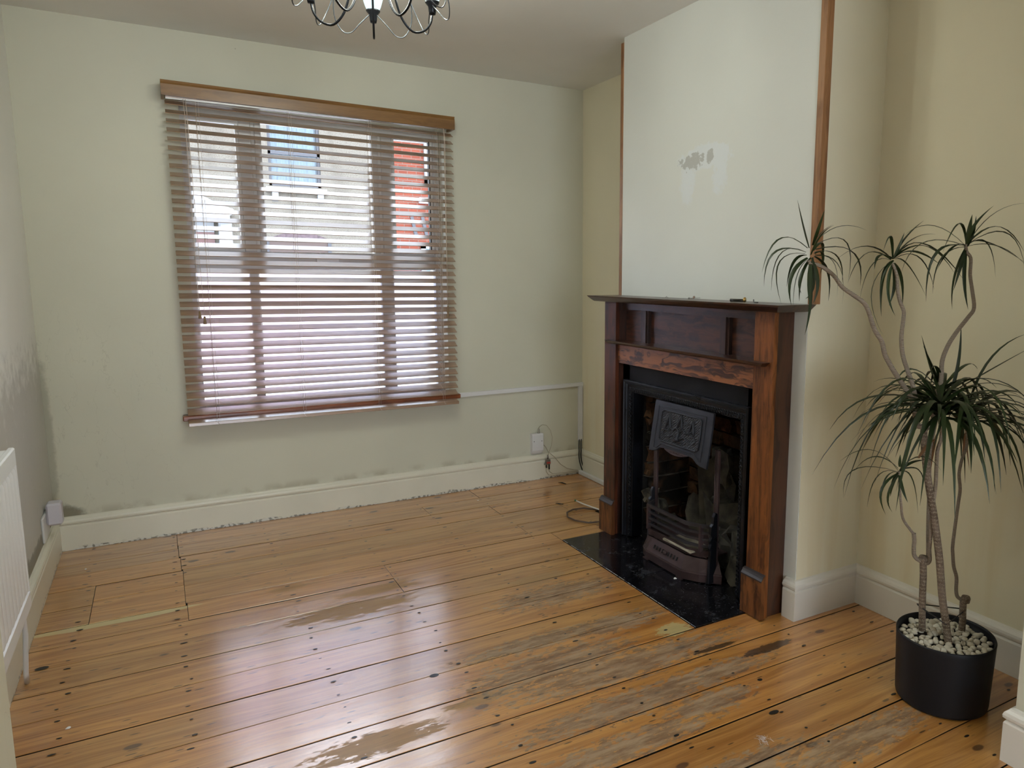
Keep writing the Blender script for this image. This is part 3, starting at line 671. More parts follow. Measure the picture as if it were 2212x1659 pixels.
# bricks of the back wall
z = .06
for row in range(8):
    h = .066; xs_ = [-1.285, -1.45, -1.62, -1.80, -1.975] if row % 2 else [-1.285, -1.37, -1.54, -1.71, -1.88, -1.975]
    for a, b in zip(xs_[:-1], xs_[1:]):
        lump(-.070+rs.uniform(-.012, .006), (a+b)/2, z+h/2, .05, abs(b-a)-.012, h*.92, MT['brick'], 'brick', ci, .15)
    z += h+.010
MT['rubble'] = simple('dusty_rubble', (.050, .044, .032), .95, nsc=12, nam=.7, bsc=25, bst=.8)
for cx, cy, cz, s1, s2, s3 in ((-.16, -1.62, .30, .14, .17, .36), (-.18, -1.72, .17, .16, .2, .3), (-.14, -1.56, .14, .2, .2, .25), (-.22, -1.80, .10, .15, .2, .2), (-.17, -1.66, .45, .09, .12, .15), (-.30, -1.93, .13, .09, .09, .20), (-.33, -1.95, .07, .05, .07, .12), (-.30, -1.30, .16, .09, .07, .10), (-.325, -1.275, .235, .07, .05, .06), (-.28, -1.33, .07, .14, .12, .10), (-.33, -1.96, .20, .04, .05, .10)):
    lump(cx, cy, cz, s1, s2, s3, MT['rubble'], 'rubble_stone', ci, .3, 3, rs.uniform(-.5, .5))
MB().box(-.352, -.30, -1.43, -1.26, .012, .075, Matrix.Rotation(.25, 3, 'Z')).build('loose_slab', MT['granite'], ci)

# ---------------------------------------------------------------- grate
gt = thing('fire_grate', (-.46, -1.64, .0045), 'rusty cast iron fire grate with curved bars standing on the hearth', 'grate')
def gpath(s, back=-.40, f=0.0):
    """plan of the basket, s = outward offset"""
    return [(back, -1.395+s*.8), (-.492-s*.35, -1.452+s*.7), (-.512-s, -1.505+s*.35), (-.512-s, -1.775-s*.35), (-.470-s*.6, -1.845-s*.6), (back, -1.915-s*.8)]
def band(s0, s1, z0, z1, mat, name, par, th=.006, smooth=False):
    """wall-like casting following the plan; offsets s0 (bottom) to s1 (top)"""
    A = gpath(s0); Bp = gpath(s1); Ai = gpath(s0-th); Bi = gpath(s1-th); n = len(A); vs = []
    for P, z in ((A, z0), (Bp, z1), (Bi, z1), (Ai, z0)): vs += [(p[0], p[1], z) for p in P]
    fs = []
    for q in range(4):
        for i in range(n-1): fs.append((q*n+i, q*n+i+1, ((q+1) % 4)*n+i+1, ((q+1) % 4)*n+i))
    fs += [(0, n, 2*n, 3*n), (n-1, 2*n-1, 3*n-1, 4*n-1)]
    return MB().add(vs, fs)
cv = band(.0, .002, .010, .045, MT['grate'], '', gt)
for s_, y in ((0, -1.50), (0, -1.79)): pass
ap = cv.build('ash_cover', MT['grate'], gt)
m = band(.004, .002, .045, .052, None, '', gt); m.build('ash_cover_bead', MT['grate'], ap)
m = band(.0, -.030, .053, .108, None, '', gt); m.build('ash_cover_slope', MT['grate'], ap)
sl = MB()
for i in range(9):
    if i == 4: continue
    y = -1.553-i*.0215
    for zz in (0,):
        sl.tube([(-.5025, y, .072), (-.4945, y, .088)], .0042, 6)
sl.build('air_slot', MT['soot'], ap)
MB().lathe((-.500, -1.553-4*.0215, .081), [(0, -.010), (.008, -.009), (.0115, -.005), (.0115, .0), (0, .004)], 14, 'x').build('damper_knob', MT['grate'], ap)
for y in (-1.50, -1.76): MB().box(-.514, -.505, y-.02, y+.02, .0045, .011).build('foot', MT['grate'], ap)
m = band(-.036, -.030, .112, .145, None, '', gt, .010); bs = m.build('basket_base', MT['grate'], gt)
bars = iron('basket_bar_iron', (.050, .045, .050), .4)
for k, (z, o1) in enumerate(((.160, -.030), (.190, -.029), (.220, -.027), (.250, -.024))):
    h = .011 if k < 3 else .015
    m = band(o1, o1+.002, z, z+h, None, '', gt, .012)
    m.build('bar', bars, gt)
for p in (gpath(-.028)[1], gpath(-.028)[4]):
    MB().box(p[0]-.004, p[0]+.014, p[1]-.006, p[1]+.006, .14, .262).build('bar_post', MT['grate'], gt)
for sy, y in ((1, -1.425), (-1, -1.883)):
    pr = [(-.405, .012), (-.405, .305), (-.412, .325), (-.424, .328), (-.432, .310), (-.434, .280), (-.445, .268), (-.447, .235), (-.441, .222), (-.449, .205), (-.443, .190), (-.450, .172), (-.444, .155), (-.452, .012)]
    MB().prism(pr, lambda a, b, d: (a, d, b), y-.008, y+.008).build('side_cheek', MT['hood'] if sy > 0 else MT['iron'], gt, bevel=.0015)
MB().box(-.44, -.16, -1.86, -1.43, .115, .123).build('grate_floor', MT['grate'], gt)
tag(lump(-.43, -1.70, .132, .11, .20, .012, simple('pale_ash_board', (.28, .25, .19), .9, nsc=10, nam=.4), 'firebrick', gt, .08), 'pale broken firebrick lying behind the bars')

# ---------------------------------------------------------------- hood: a loose casting leaning out of the opening
hd = thing('fire_hood', (-.47, -1.66, .60), 'grey black cast iron fire hood with leaf relief, leaning crooked', 'fireplace')
# local frame of the plate: a = across (left to right), b = up ; measured corners of the front face
TLc = Vector((-.436, -1.456, .762)); TRc = Vector((-.436, -1.877, .764)); BLc = Vector((-.478, -1.463, .527))
U = (TRc-TLc)/1.0; V = (TLc-BLc)/1.0; Nn = V.cross(U).normalized()
if Nn.x > 0: Nn = -Nn
wU = U.length; hV = V.length
def hp(a, b, d=0): return BLc + U*a + V*b + Nn*d
out = [(0, 1), (1, 1), (1, -.04), (.93, -.035), (.86, .0), (.80, .065), (.73, .095), (.66, .07), (.55, .035), (.5, .03), (.45, .035), (.34, .07), (.27, .095), (.20, .065), (.14, .0), (.07, -.035), (0, -.04)]
out = [(0, 1), (1, 1), (1, -.01), (.90, .0), (.83, .035), (.77, .10), (.70, .115), (.62, .075), (.55, .05), (.47, .045), (.40, .055), (.32, .085), (.27, .115), (.20, .10), (.14, .035), (.08, .0), (0, -.01)]
MB().prism(out, lambda a, b, d: hp(a, b, d), -.012, 0).build('hood_plate', MT['hood'], hd, bevel=.002)
# raised line frames
def closed_tube(mb, pts, r):
    mb.tube(pts+[pts[0]], r, 5, cap=False)
m = MB()
closed_tube(m, [hp(.085, .90, .001), hp(.90, .90, .001), hp(.90, .08, .001), hp(.86, .085, .001), hp(.82, .14, .001), hp(.77, .185, .001), hp(.22, .185, .001), hp(.18, .14, .001), hp(.14, .085, .001), hp(.085, .08, .001)], .0024)
m.build('line_border', MT['hood'], hd)
def rel():
    t = NT('hammered_relief'); v = t.pos(); a = t.n('ShaderNodeTexWave', wave_type='BANDS', bands_direction='DIAGONAL'); t.l(v, a.inputs['Vector']); a.inputs['Scale'].default_value = 42; a.inputs['Distortion'].default_value = 7; a.inputs['Detail'].default_value = 2
    d = t.vor(v, 190); h = t.math('ADD', a.outputs['Fac'], t.math('MULTIPLY', d, .8))
    c = t.mix(a.outputs['Fac'], (.018, .019, .024), (.055, .058, .070)); t.bsdf(c, .42, t.bump(h, .9, .004), metal=.35); return t.m
MB().prism([(.20, .25), (.80, .25), (.83, .28), (.83, .80), (.80, .83), (.20, .83), (.17, .80), (.17, .28)], lambda a, b, d: hp(a, b, d), .0002, .0012).build('relief_field', rel(), hd)
m = MB()
closed_tube(m, [hp(a, b, .002) for a, b in ((.20, .24), (.80, .24), (.84, .28), (.84, .80), (.80, .84), (.20, .84), (.16, .80), (.16, .28))], .004)
m.build('inner_moulding', MT['hood'], hd)
m = MB()
def blade(a0, b0, a1, b1, w):
    p0 = hp(a0, b0, .003); p1 = hp(a1, b1, .003); m.tube([p0, p0.lerp(p1, .35), p0.lerp(p1, .8), p1], [.0006, w*.6, w, .001], 6)
for cx, by in ((.30, .52), (.50, .56), (.70, .52)):
    blade(cx, by+.27, cx-.045, by, .0065); blade(cx+.004, by+.27, cx+.04, by-.02, .0065)
    m.tube([hp(cx-.05, by-.03, .003), hp(cx-.01, by-.0, .003), hp(cx+.03, by-.05, .003)], .0022, 5)
def scroll(pts, r=.0032): m.tube([hp(a, b, .003) for a, b in pts], r, 6)
m.tube([hp(.5, .50, .004), hp(.49, .42, .004), hp(.48, .36, .004), hp(.5, .33, .004)], [.002, .004, .010, .013], 8)
for q in (-1, 1):
    scroll([(.5+q*.02, .36), (.5+q*.09, .42), (.5+q*.15, .37), (.5+q*.24, .34), (.5+q*.28, .40), (.5+q*.25, .47), (.5+q*.19, .47)])
    scroll([(.5+q*.01, .50), (.5+q*.06, .56), (.5+q*.10, .50), (.5+q*.16, .52), (.5+q*.20, .56)])
    scroll([(.5, .30), (.5+q*.05, .32), (.5+q*.08, .29)])
m.build('leaf_relief', MT['hood'], hd)
m = MB().prism([(.28, .11), (.32, .085), (.40, .055), (.47, .045), (.55, .05), (.62, .075), (.70, .112), (.60, .125), (.40, .125)], lambda a, b, d: hp(a, b, d), .0005, .0025)
for i in range(5): m.tube([hp(.38+i*.05, .085, .003), hp(.40+i*.05, .105, .003), hp(.42+i*.05, .085, .003)], .0014, 5)
m.build('apron', MT['grate'], hd)

# ---------------------------------------------------------------- small things on the mantel
ZM = 1.2365
bo = thing('brass_bolt', (-.45, -2.02, ZM), 'short round bolt with brass head lying on the mantel right half', 'bolt')
MB().tube([(-.470, -1.995, ZM+.0065), (-.448, -2.050, ZM+.0065)], .006, 10).build('shank', iron('dark_bolt', (.05, .045, .035), .35, metal=.9), bo)
MB().tube([(-.448, -2.050, ZM+.0095), (-.4465, -2.0545, ZM+.0095)], .0095, 12).build('bolt_head', MT['brass'], bo)
rp = thing('wall_plug_screw', (-.42, -1.70, ZM), 'wall plug with screw lying on the mantel middle', 'screw')
MB().tube([(-.41, -1.690, ZM+.009), (-.430, -1.712, ZM+.0055)], [.0055, .0035], 8).build('plug_sleeve', simple('brown_plug', (.30, .20, .15), .6), rp)
MB().tube([(-.425, -1.672, ZM+.004), (-.4245, -1.6755, ZM+.004), (-.424, -1.677, ZM+.004), (-.40, -1.72, ZM+.006)], [.004, .004, .0013, .001], 7).build('screw_shaft', MT['steel'], rp)
tag(MB().tube([(-.43, -1.508, ZM+.002), (-.427, -1.513, ZM+.007), (-.43, -1.519, ZM+.002), (-.428, -1.525, ZM+.003)], .0018, 6).build('metal_clip', MT['steel']), 'tiny bent metal clip lying on the mantel, nearest the window', 'clip')
tag(MB().tube([(-.425, -2.078, ZM+.010), (-.44, -2.095, ZM+.003), (-.46, -2.12, ZM+.002), (-.47, -2.15, ZM+.0022)], .0022, 6).build('wire_scrap', MT['black']), 'bent scrap of dark wire lying on the mantel near plant leaves', 'wire')
# debris on the floor
def chip(x, y, z, r, mat, name, lb, cat, fl=.35, n=7):
    rs2 = random.Random(int(abs(x*991+y*77))); vs = [(x+r*math.cos(k*6.283/n)*rs2.uniform(.6, 1.1), y+r*math.sin(k*6.283/n)*rs2.uniform(.4, .9), z) for k in range(n)]
    vs += [(x+(v[0]-x)*.6, y+(v[1]-y)*.6, z+r*fl) for v in vs]
    tag(MB().add(vs, [tuple(range(n)), tuple(range(2*n-1, n-1, -1))]+[(i, (i+1) % n, (i+1) % n+n, i+n) for i in range(n)]).build(name, mat), lb, cat)
pw = simple('plaster_white', (.78, .78, .76), .7)
chip(-.528, -1.752, .0042, .010, pw, 'paint_flake', 'white paint flake on the black hearth before the grate', 'paint flake')
chip(-2.747, -1.723, .001, .009, pw, 'plaster_crumb', 'white plaster crumb on the boards near the left wall stub', 'plaster crumb')
chip(-.86, -.25, .001, .006, pw, 'plaster_crumb', 'tiny white plaster crumb on the boards near the back skirting', 'plaster crumb')
chip(-2.80, -.33, .001, .006, pw, 'plaster_crumb', 'tiny white plaster crumb on the boards in the far left corner', 'plaster crumb')
tag(MB().tube([(-.262, -.150, .002), (-.245, -.172, .003), (-.235, -.205, .002)], [.002, .0045, .002], 5).build('dark_scrap', MT['black']), 'black scrap lying on the boards close to the alcove corner', 'scrap')
tag(MB().tube([(-.482, -.530, .002), (-.470, -.548, .003), (-.450, -.566, .002)], [.002, .004, .002], 5).build('dark_scrap', MT['black']), 'black scrap lying on the boards beside the loose cable loop', 'scrap')
fe = thing('fluff', (-.995, -2.796, .001), 'wisp of white fluff lying on the boards in the foreground', 'fluff')
m = MB(); rs = random.Random(2)
for k in range(34):
    a = rs.uniform(0, 6.28); L_ = rs.uniform(.008, .026); z = rs.uniform(.001, .010); x = -.995+rs.gauss(0, .006); y = -2.796+rs.gauss(0, .007)
    m.tube([(x, y, z), (x+L_*.5*math.cos(a)*.7, y+L_*.5*math.sin(a), z+.002), (x+L_*math.cos(a+.4)*.7, y+L_*math.sin(a+.4), max(.001, z-.002))], .00035, 3, cap=False)
m.build('fibre', simple('fluff_white', (.8, .76, .78), .9), fe)['kind'] = 'stuff'

# ---------------------------------------------------------------- potted dracaena
STEMS={"trunk":[[-0.354,-2.938,0.187,0.0115],[-0.366,-2.927,0.274,0.0114],[-0.376,-2.917,0.348,0.0112],[-0.388,-2.905,0.475,0.0111],[-0.405,-2.891,0.594,0.011],[-0.421,-2.878,0.69,0.0109],[-0.431,-2.868,0.763,0.0108],[-0.44,-2.858,0.861,0.0106],[-0.434,-2.857,0.883,0.0105]],"limbL":[[-0.433,-2.857,0.88,0.0085],[-0.446,-2.852,0.886,0.0083],[-0.459,-2.846,0.892,0.0081],[-0.469,-2.843,0.927,0.0079],[-0.48,-2.838,0.971,0.0077],[-0.506,-2.825,1.013,0.0075],[-0.537,-2.808,1.062,0.0073],[-0.562,-2.796,1.107,0.0071],[-0.574,-2.791,1.147,0.0069],[-0.596,-2.78,1.183,0.0068],[-0.614,-2.771,1.234,0.0066],[-0.63,-2.764,1.262,0.0064],[-0.66,-2.749,1.285,0.0062],[-0.69,-2.733,1.308,0.006],[-0.713,-2.721,1.34,0.0058],[-0.742,-2.706,1.364,0.0056],[-0.765,-2.695,1.374,0.0054],[-0.779,-2.689,1.374,0.0052],[-0.786,-2.687,1.385,0.005]],"limbM":[[-0.457,-2.838,0.917,0.0075],[-0.455,-2.835,0.94,0.0072],[-0.46,-2.827,1.001,0.007],[-0.476,-2.814,1.055,0.0067],[-0.488,-2.802,1.104,0.0065],[-0.492,-2.796,1.159,0.0062],[-0.487,-2.795,1.208,0.006],[-0.484,-2.792,1.236,0.0057],[-0.492,-2.783,1.265,0.0055],[-0.496,-2.776,1.297,0.0052],[-0.497,-2.771,1.337,0.005],[-0.5,-2.765,1.36,0.0047],[-0.506,-2.757,1.38,0.0045]],"limbR":[[-0.433,-2.857,0.88,0.0085],[-0.425,-2.86,0.886,0.0083],[-0.41,-2.867,0.906,0.008],[-0.415,-2.862,0.938,0.0077],[-0.411,-2.862,0.959,0.0075],[-0.406,-2.862,0.976,0.0073],[-0.391,-2.869,1.023,0.007],[-0.39,-2.867,1.084,0.0067],[-0.376,-2.873,1.133,0.0065],[-0.353,-2.885,1.178,0.0063],[-0.326,-2.898,1.218,0.006],[-0.311,-2.905,1.246,0.0057],[-0.317,-2.899,1.298,0.0055],[-0.324,-2.893,1.345,0.0052],[-0.324,-2.891,1.393,0.005],[-0.334,-2.883,1.413,0.0047],[-0.336,-2.879,1.435,0.0045]],"caneA":[[-0.375,-2.857,0.211,0.0105],[-0.379,-2.854,0.288,0.0105],[-0.382,-2.853,0.349,0.0105],[-0.383,-2.852,0.397,0.0105],[-0.386,-2.851,0.434,0.0105],[-0.386,-2.85,0.459,0.0105]],"shootA1":[[-0.386,-2.85,0.442,0.0065],[-0.398,-2.845,0.447,0.0065],[-0.41,-2.84,0.457,0.0065],[-0.418,-2.838,0.471,0.0065],[-0.421,-2.838,0.497,0.0065],[-0.422,-2.839,0.515,0.0065],[-0.426,-2.838,0.54,0.0065]],"shootA1b":[[-0.426,-2.839,0.537,0.0045],[-0.44,-2.834,0.554,0.0043],[-0.465,-2.824,0.591,0.0042],[-0.476,-2.821,0.644,0.004],[-0.485,-2.82,0.688,0.0038],[-0.49,-2.821,0.72,0.0037],[-0.495,-2.821,0.746,0.0035]],"shootA2":[[-0.382,-2.853,0.439,0.0065],[-0.379,-2.862,0.441,0.0064],[-0.38,-2.868,0.456,0.0063],[-0.389,-2.87,0.488,0.0062],[-0.395,-2.874,0.511,0.006],[-0.4,-2.878,0.529,0.0059],[-0.407,-2.881,0.591,0.0058],[-0.41,-2.886,0.652,0.0057],[-0.413,-2.891,0.711,0.0056],[-0.42,-2.894,0.768,0.0055],[-0.427,-2.898,0.819,0.0053],[-0.425,-2.906,0.861,0.0052],[-0.435,-2.907,0.908,0.0051],[-0.451,-2.905,0.934,0.005]],"shootA3":[[-0.366,-2.845,0.439,0.005],[-0.359,-2.846,0.452,0.0049],[-0.362,-2.842,0.533,0.0047],[-0.364,-2.839,0.619,0.0046],[-0.364,-2.836,0.714,0.0044],[-0.363,-2.834,0.818,0.0043],[-0.346,-2.841,0.936,0.0041],[-0.339,-2.843,0.977,0.004]],"caneC":[[-0.255,-2.915,0.2,0.0105],[-0.255,-2.915,0.246,0.0105],[-0.257,-2.914,0.284,0.0105],[-0.257,-2.914,0.311,0.0105],[-0.251,-2.917,0.32,0.0105]],"shootC":[[-0.257,-2.914,0.309,0.006],[-0.267,-2.909,0.314,0.0059],[-0.277,-2.904,0.324,0.0058],[-0.282,-2.902,0.346,0.0057],[-0.284,-2.901,0.388,0.0056],[-0.295,-2.896,0.424,0.0055],[-0.301,-2.893,0.468,0.0054],[-0.303,-2.892,0.496,0.0053],[-0.301,-2.894,0.568,0.0052],[-0.299,-2.897,0.638,0.0051],[-0.297,-2.898,0.681,0.005],[-0.304,-2.895,0.729,0.0049],[-0.3,-2.898,0.776,0.0048],[-0.291,-2.904,0.816,0.0047],[-0.293,-2.904,0.854,0.0046],[-0.302,-2.899,0.898,0.0045]]}
CROWNS={"L":["limbL",[[[-0.784,-2.688,1.42],[-0.819,-2.693,1.487],[-0.847,-2.694,1.553]],[[-0.776,-2.692,1.428],[-0.789,-2.724,1.479],[-0.794,-2.747,1.524]],[[-0.776,-2.692,1.432],[-0.722,-2.734,1.491],[-0.654,-2.78,1.47]],[[-0.77,-2.696,1.447],[-0.774,-2.727,1.47],[-0.766,-2.754,1.484]],[[-0.788,-2.686,1.42],[-0.891,-2.668,1.464],[-0.944,-2.665,1.35]],[[-0.792,-2.683,1.409],[-0.886,-2.638,1.423],[-0.905,-2.634,1.308]],[[-0.792,-2.683,1.409],[-0.838,-2.616,1.421],[-0.834,-2.591,1.295]],[[-0.794,-2.682,1.405],[-0.854,-2.618,1.39],[-0.818,-2.619,1.256]],[[-0.79,-2.684,1.401],[-0.809,-2.648,1.39],[-0.81,-2.63,1.308]],[[-0.788,-2.685,1.393],[-0.851,-2.676,1.343],[-0.852,-2.693,1.255]],[[-0.786,-2.687,1.39],[-0.816,-2.666,1.343],[-0.814,-2.665,1.238]],[[-0.784,-2.688,1.386],[-0.823,-2.687,1.328],[-0.823,-2.701,1.29]],[[-0.782,-2.689,1.382],[-0.794,-2.714,1.266],[-0.821,-2.72,1.171]],[[-0.779,-2.691,1.382],[-0.805,-2.714,1.305],[-0.816,-2.733,1.248]],[[-0.774,-2.693,1.386],[-0.773,-2.722,1.32],[-0.8,-2.725,1.259]],[[-0.776,-2.693,1.413],[-0.722,-2.682,1.449],[-0.704,-2.665,1.375]],[[-0.772,-2.695,1.409],[-0.686,-2.713,1.41],[-0.66,-2.707,1.32]],[[-0.772,-2.695,1.417],[-0.644,-2.74,1.426],[-0.616,-2.736,1.312]],[[-0.77,-2.696,1.397],[-0.71,-2.702,1.359],[-0.697,-2.69,1.266]],[[-0.77,-2.696,1.401],[-0.721,-2.755,1.382],[-0.729,-2.77,1.26]],[[-0.771,-2.695,1.397],[-0.727,-2.74,1.39],[-0.73,-2.75,1.278]],[[-0.774,-2.693,1.428],[-0.675,-2.739,1.46],[-0.668,-2.735,1.328]],[[-0.772,-2.695,1.405],[-0.73,-2.697,1.413],[-0.73,-2.682,1.34]],[[-0.78,-2.69,1.393],[-0.781,-2.655,1.343],[-0.766,-2.641,1.264]],[[-0.776,-2.692,1.393],[-0.743,-2.675,1.304],[-0.748,-2.647,1.272]],[[-0.78,-2.69,1.401],[-0.787,-2.726,1.457],[-0.771,-2.763,1.482]]]],"M":["limbM",[[[-0.504,-2.759,1.392],[-0.483,-2.761,1.433],[-0.466,-2.764,1.471]],[[-0.502,-2.759,1.396],[-0.467,-2.763,1.457],[-0.409,-2.786,1.507]],[[-0.501,-2.76,1.4],[-0.455,-2.786,1.46],[-0.396,-2.82,1.466]],[[-0.504,-2.758,1.396],[-0.537,-2.771,1.474],[-0.569,-2.773,1.413]],[[-0.507,-2.757,1.392],[-0.581,-2.716,1.444],[-0.665,-2.669,1.378]],[[-0.509,-2.756,1.39],[-0.607,-2.738,1.423],[-0.665,-2.731,1.32]],[[-0.509,-2.756,1.388],[-0.532,-2.7,1.389],[-0.535,-2.67,1.267]],[[-0.509,-2.756,1.384],[-0.506,-2.722,1.336],[-0.482,-2.712,1.216]],[[-0.51,-2.755,1.384],[-0.565,-2.718,1.296],[-0.512,-2.746,1.159]],[[-0.503,-2.759,1.38],[-0.53,-2.763,1.296],[-0.513,-2.786,1.221]],[[-0.5,-2.761,1.38],[-0.446,-2.752,1.336],[-0.421,-2.74,1.249]],[[-0.503,-2.759,1.376],[-0.487,-2.761,1.32],[-0.498,-2.75,1.251]],[[-0.502,-2.759,1.396],[-0.399,-2.783,1.462],[-0.264,-2.836,1.329]],[[-0.5,-2.76,1.396],[-0.427,-2.769,1.426],[-0.338,-2.799,1.378]],[[-0.498,-2.762,1.392],[-0.464,-2.781,1.385],[-0.41,-2.812,1.28]],[[-0.5,-2.761,1.394],[-0.438,-2.805,1.412],[-0.402,-2.832,1.301]],[[-0.501,-2.76,1.398],[-0.412,-2.802,1.449],[-0.327,-2.845,1.349]],[[-0.503,-2.759,1.388],[-0.531,-2.749,1.36],[-0.542,-2.748,1.296]],[[-0.502,-2.76,1.392],[-0.567,-2.755,1.411],[-0.591,-2.763,1.36]]]],"R":["limbR",[[[-0.333,-2.881,1.432],[-0.345,-2.893,1.478],[-0.351,-2.902,1.52]],[[-0.333,-2.881,1.436],[-0.299,-2.871,1.493],[-0.23,-2.891,1.552]],[[-0.332,-2.882,1.436],[-0.312,-2.938,1.531],[-0.249,-3.004,1.55]],[[-0.334,-2.88,1.44],[-0.392,-2.891,1.515],[-0.452,-2.885,1.41]],[[-0.333,-2.881,1.436],[-0.245,-2.92,1.508],[-0.165,-2.958,1.414]],[[-0.332,-2.882,1.434],[-0.294,-2.925,1.455],[-0.282,-2.946,1.338]],[[-0.332,-2.882,1.436],[-0.28,-2.909,1.452],[-0.169,-2.971,1.378]],[[-0.331,-2.882,1.43],[-0.253,-2.93,1.44],[-0.181,-2.975,1.374]],[[-0.332,-2.882,1.436],[-0.237,-2.952,1.491],[-0.199,-2.985,1.354]],[[-0.337,-2.879,1.432],[-0.393,-2.798,1.509],[-0.443,-2.736,1.455]],[[-0.337,-2.879,1.432],[-0.478,-2.826,1.454],[-0.535,-2.813,1.348]],[[-0.338,-2.878,1.43],[-0.429,-2.834,1.424],[-0.439,-2.833,1.265]],[[-0.338,-2.878,1.428],[-0.427,-2.855,1.404],[-0.45,-2.861,1.29]],[[-0.336,-2.879,1.426],[-0.355,-2.856,1.337],[-0.341,-2.855,1.24]],[[-0.336,-2.879,1.424],[-0.364,-2.885,1.369],[-0.388,-2.885,1.298]],[[-0.333,-2.881,1.424],[-0.345,-2.888,1.329],[-0.336,-2.903,1.242]],[[-0.333,-2.881,1.428],[-0.299,-2.877,1.473],[-0.282,-2.871,1.521]],[[-0.333,-2.881,1.432],[-0.385,-2.868,1.435],[-0.428,-2.855,1.361]]]],"A":["shootA1b",[[[-0.497,-2.82,0.745],[-0.623,-2.741,0.766],[-0.632,-2.732,0.657]],[[-0.499,-2.819,0.743],[-0.529,-2.763,0.735],[-0.527,-2.738,0.612]],[[-0.497,-2.82,0.743],[-0.56,-2.822,0.746],[-0.589,-2.831,0.672]],[[-0.497,-2.82,0.741],[-0.58,-2.815,0.701],[-0.577,-2.845,0.628]],[[-0.497,-2.82,0.748],[-0.591,-2.792,0.835],[-0.685,-2.755,0.787]],[[-0.498,-2.82,0.756],[-0.545,-2.767,0.801],[-0.586,-2.726,0.734]],[[-0.495,-2.822,0.76],[-0.486,-2.815,0.777],[-0.481,-2.811,0.795]],[[-0.494,-2.822,0.752],[-0.471,-2.861,0.77],[-0.466,-2.881,0.74]],[[-0.492,-2.823,0.745],[-0.469,-2.853,0.741],[-0.458,-2.87,0.619]],[[-0.493,-2.822,0.737],[-0.507,-2.846,0.698],[-0.507,-2.867,0.661]],[[-0.495,-2.821,0.737],[-0.53,-2.805,0.667],[-0.511,-2.819,0.617]],[[-0.493,-2.823,0.756],[-0.472,-2.879,0.816],[-0.441,-2.927,0.763]],[[-0.493,-2.823,0.752],[-0.426,-2.843,0.756],[-0.403,-2.843,0.698]],[[-0.496,-2.821,0.745],[-0.481,-2.791,0.704],[-0.466,-2.775,0.649]],[[-0.494,-2.822,0.748],[-0.421,-2.82,0.774],[-0.351,-2.832,0.76]]]]}

PX, PY = -.338, -2.913
pt = thing('potted_dracaena', (PX, PY, 0), 'tall dragon tree with curved stems in a black pot', 'plant')
t = NT('black_pot'); P = t.sep(t.pos()); c = t.mix(t.ramp(t.noise(t.obj(), 3, 2), .3, .7), (.008, .008, .010), (.014, .014, .016)); t.bsdf(c, .5, t.bump(t.noise(t.obj(), 60, 2), .06, .002), spec=.22); MT['pot'] = t.m
prof = [(0, .0008), (.128, .0008), (.135, .004), (.1365, .012), (.1443, .205), (.1452, .216), (.1435, .2205), (.1405, .220), (.1385, .213), (.1375, .185), (0, .185)]
MB().lathe((PX, PY, 0), prof, 64).build('pot', MT['pot'], pt)
MB().lathe((PX, PY, 0), [(0, .1865), (.137, .1865), (.137, .192), (0, .192)], 32).build('soil', simple('dark_soil', (.015, .012, .01), .95, bsc=80, bst=.8), pt)
def pebmat():
    t = NT('cream_pebble'); r = t.rnd(); n = t.noise(t.obj(), 30, 3); c = t.mix(r, (.62, .58, .47), (.48, .42, .31)); c = t.mix(t.math('MULTIPLY', t.ramp(n, .5, .75), .4), c, (.72, .70, .62)); t.bsdf(c, .6, t.bump(n, .3, .004)); return t.m
pm_ = pebmat(); peb = []
rs = random.Random(21)
for k in range(8):
    bm = bmesh.new(); bmesh.ops.create_icosphere(bm, subdivisions=2, radius=1)
    pl = [(Vector((rs.gauss(0, 1), rs.gauss(0, 1), rs.gauss(0, 1))).normalized(), rs.uniform(.62, .9)) for _ in range(7)]
    for v in bm.verts:
        for nn, d in pl:
            e = v.co.dot(nn)-d
            if e > 0: v.co -= nn*e
    me = D.meshes.new('pebble'); bm.to_mesh(me); bm.free(); me.materials.append(pm_)
    for p in me.polygons: p.use_smooth = True
    peb.append(me)
spots = []; tries = 0
while len(spots) < 150 and tries < 9000:
    tries += 1; a = rs.uniform(0, 6.283); r = .128*math.sqrt(rs.random()); x, y = r*math.cos(a), r*math.sin(a)
    if all((x-p)**2+(y-q)**2 > .0165**2 for p, q in spots): spots.append((x, y))
for x, y in spots:
    o = D.objects.new('pebble', rs.choice(peb)); C.objects.link(o); o.parent = pt; s_ = rs.uniform(.0095, .0145)
    o.scale = (s_, s_*rs.uniform(.75, 1), s_*rs.uniform(.6, .8)); o.rotation_euler = (rs.uniform(-.5, .5), rs.uniform(-.5, .5), rs.uniform(0, 6)); o.location = (x, y, .197+rs.uniform(-.002, .007))
def barkmat():
    t = NT('ringed_stem_bark'); v = t.pos(); P = t.sep(v)
    w = t.n('ShaderNodeTexWave', wave_type='BANDS', bands_direction='Z'); t.l(v, w.inputs['Vector']); w.inputs['Scale'].default_value = 26; w.inputs['Distortion'].default_value = 6; w.inputs['Detail'].default_value = 2; w.inputs['Detail Scale'].default_value = 9
    n = t.noise(v, 22, 3); c = t.mix(t.ramp(n, .35, .65), (.115, .080, .052), (.19, .14, .10)); c = t.mix(t.math('MULTIPLY', t.ramp(w.outputs['Fac'], .80, .95), .7), c, (.34, .28, .20))
    t.bsdf(c, .75, t.bump(w.outputs['Fac'], .5, .003), spec=.3); return t.m
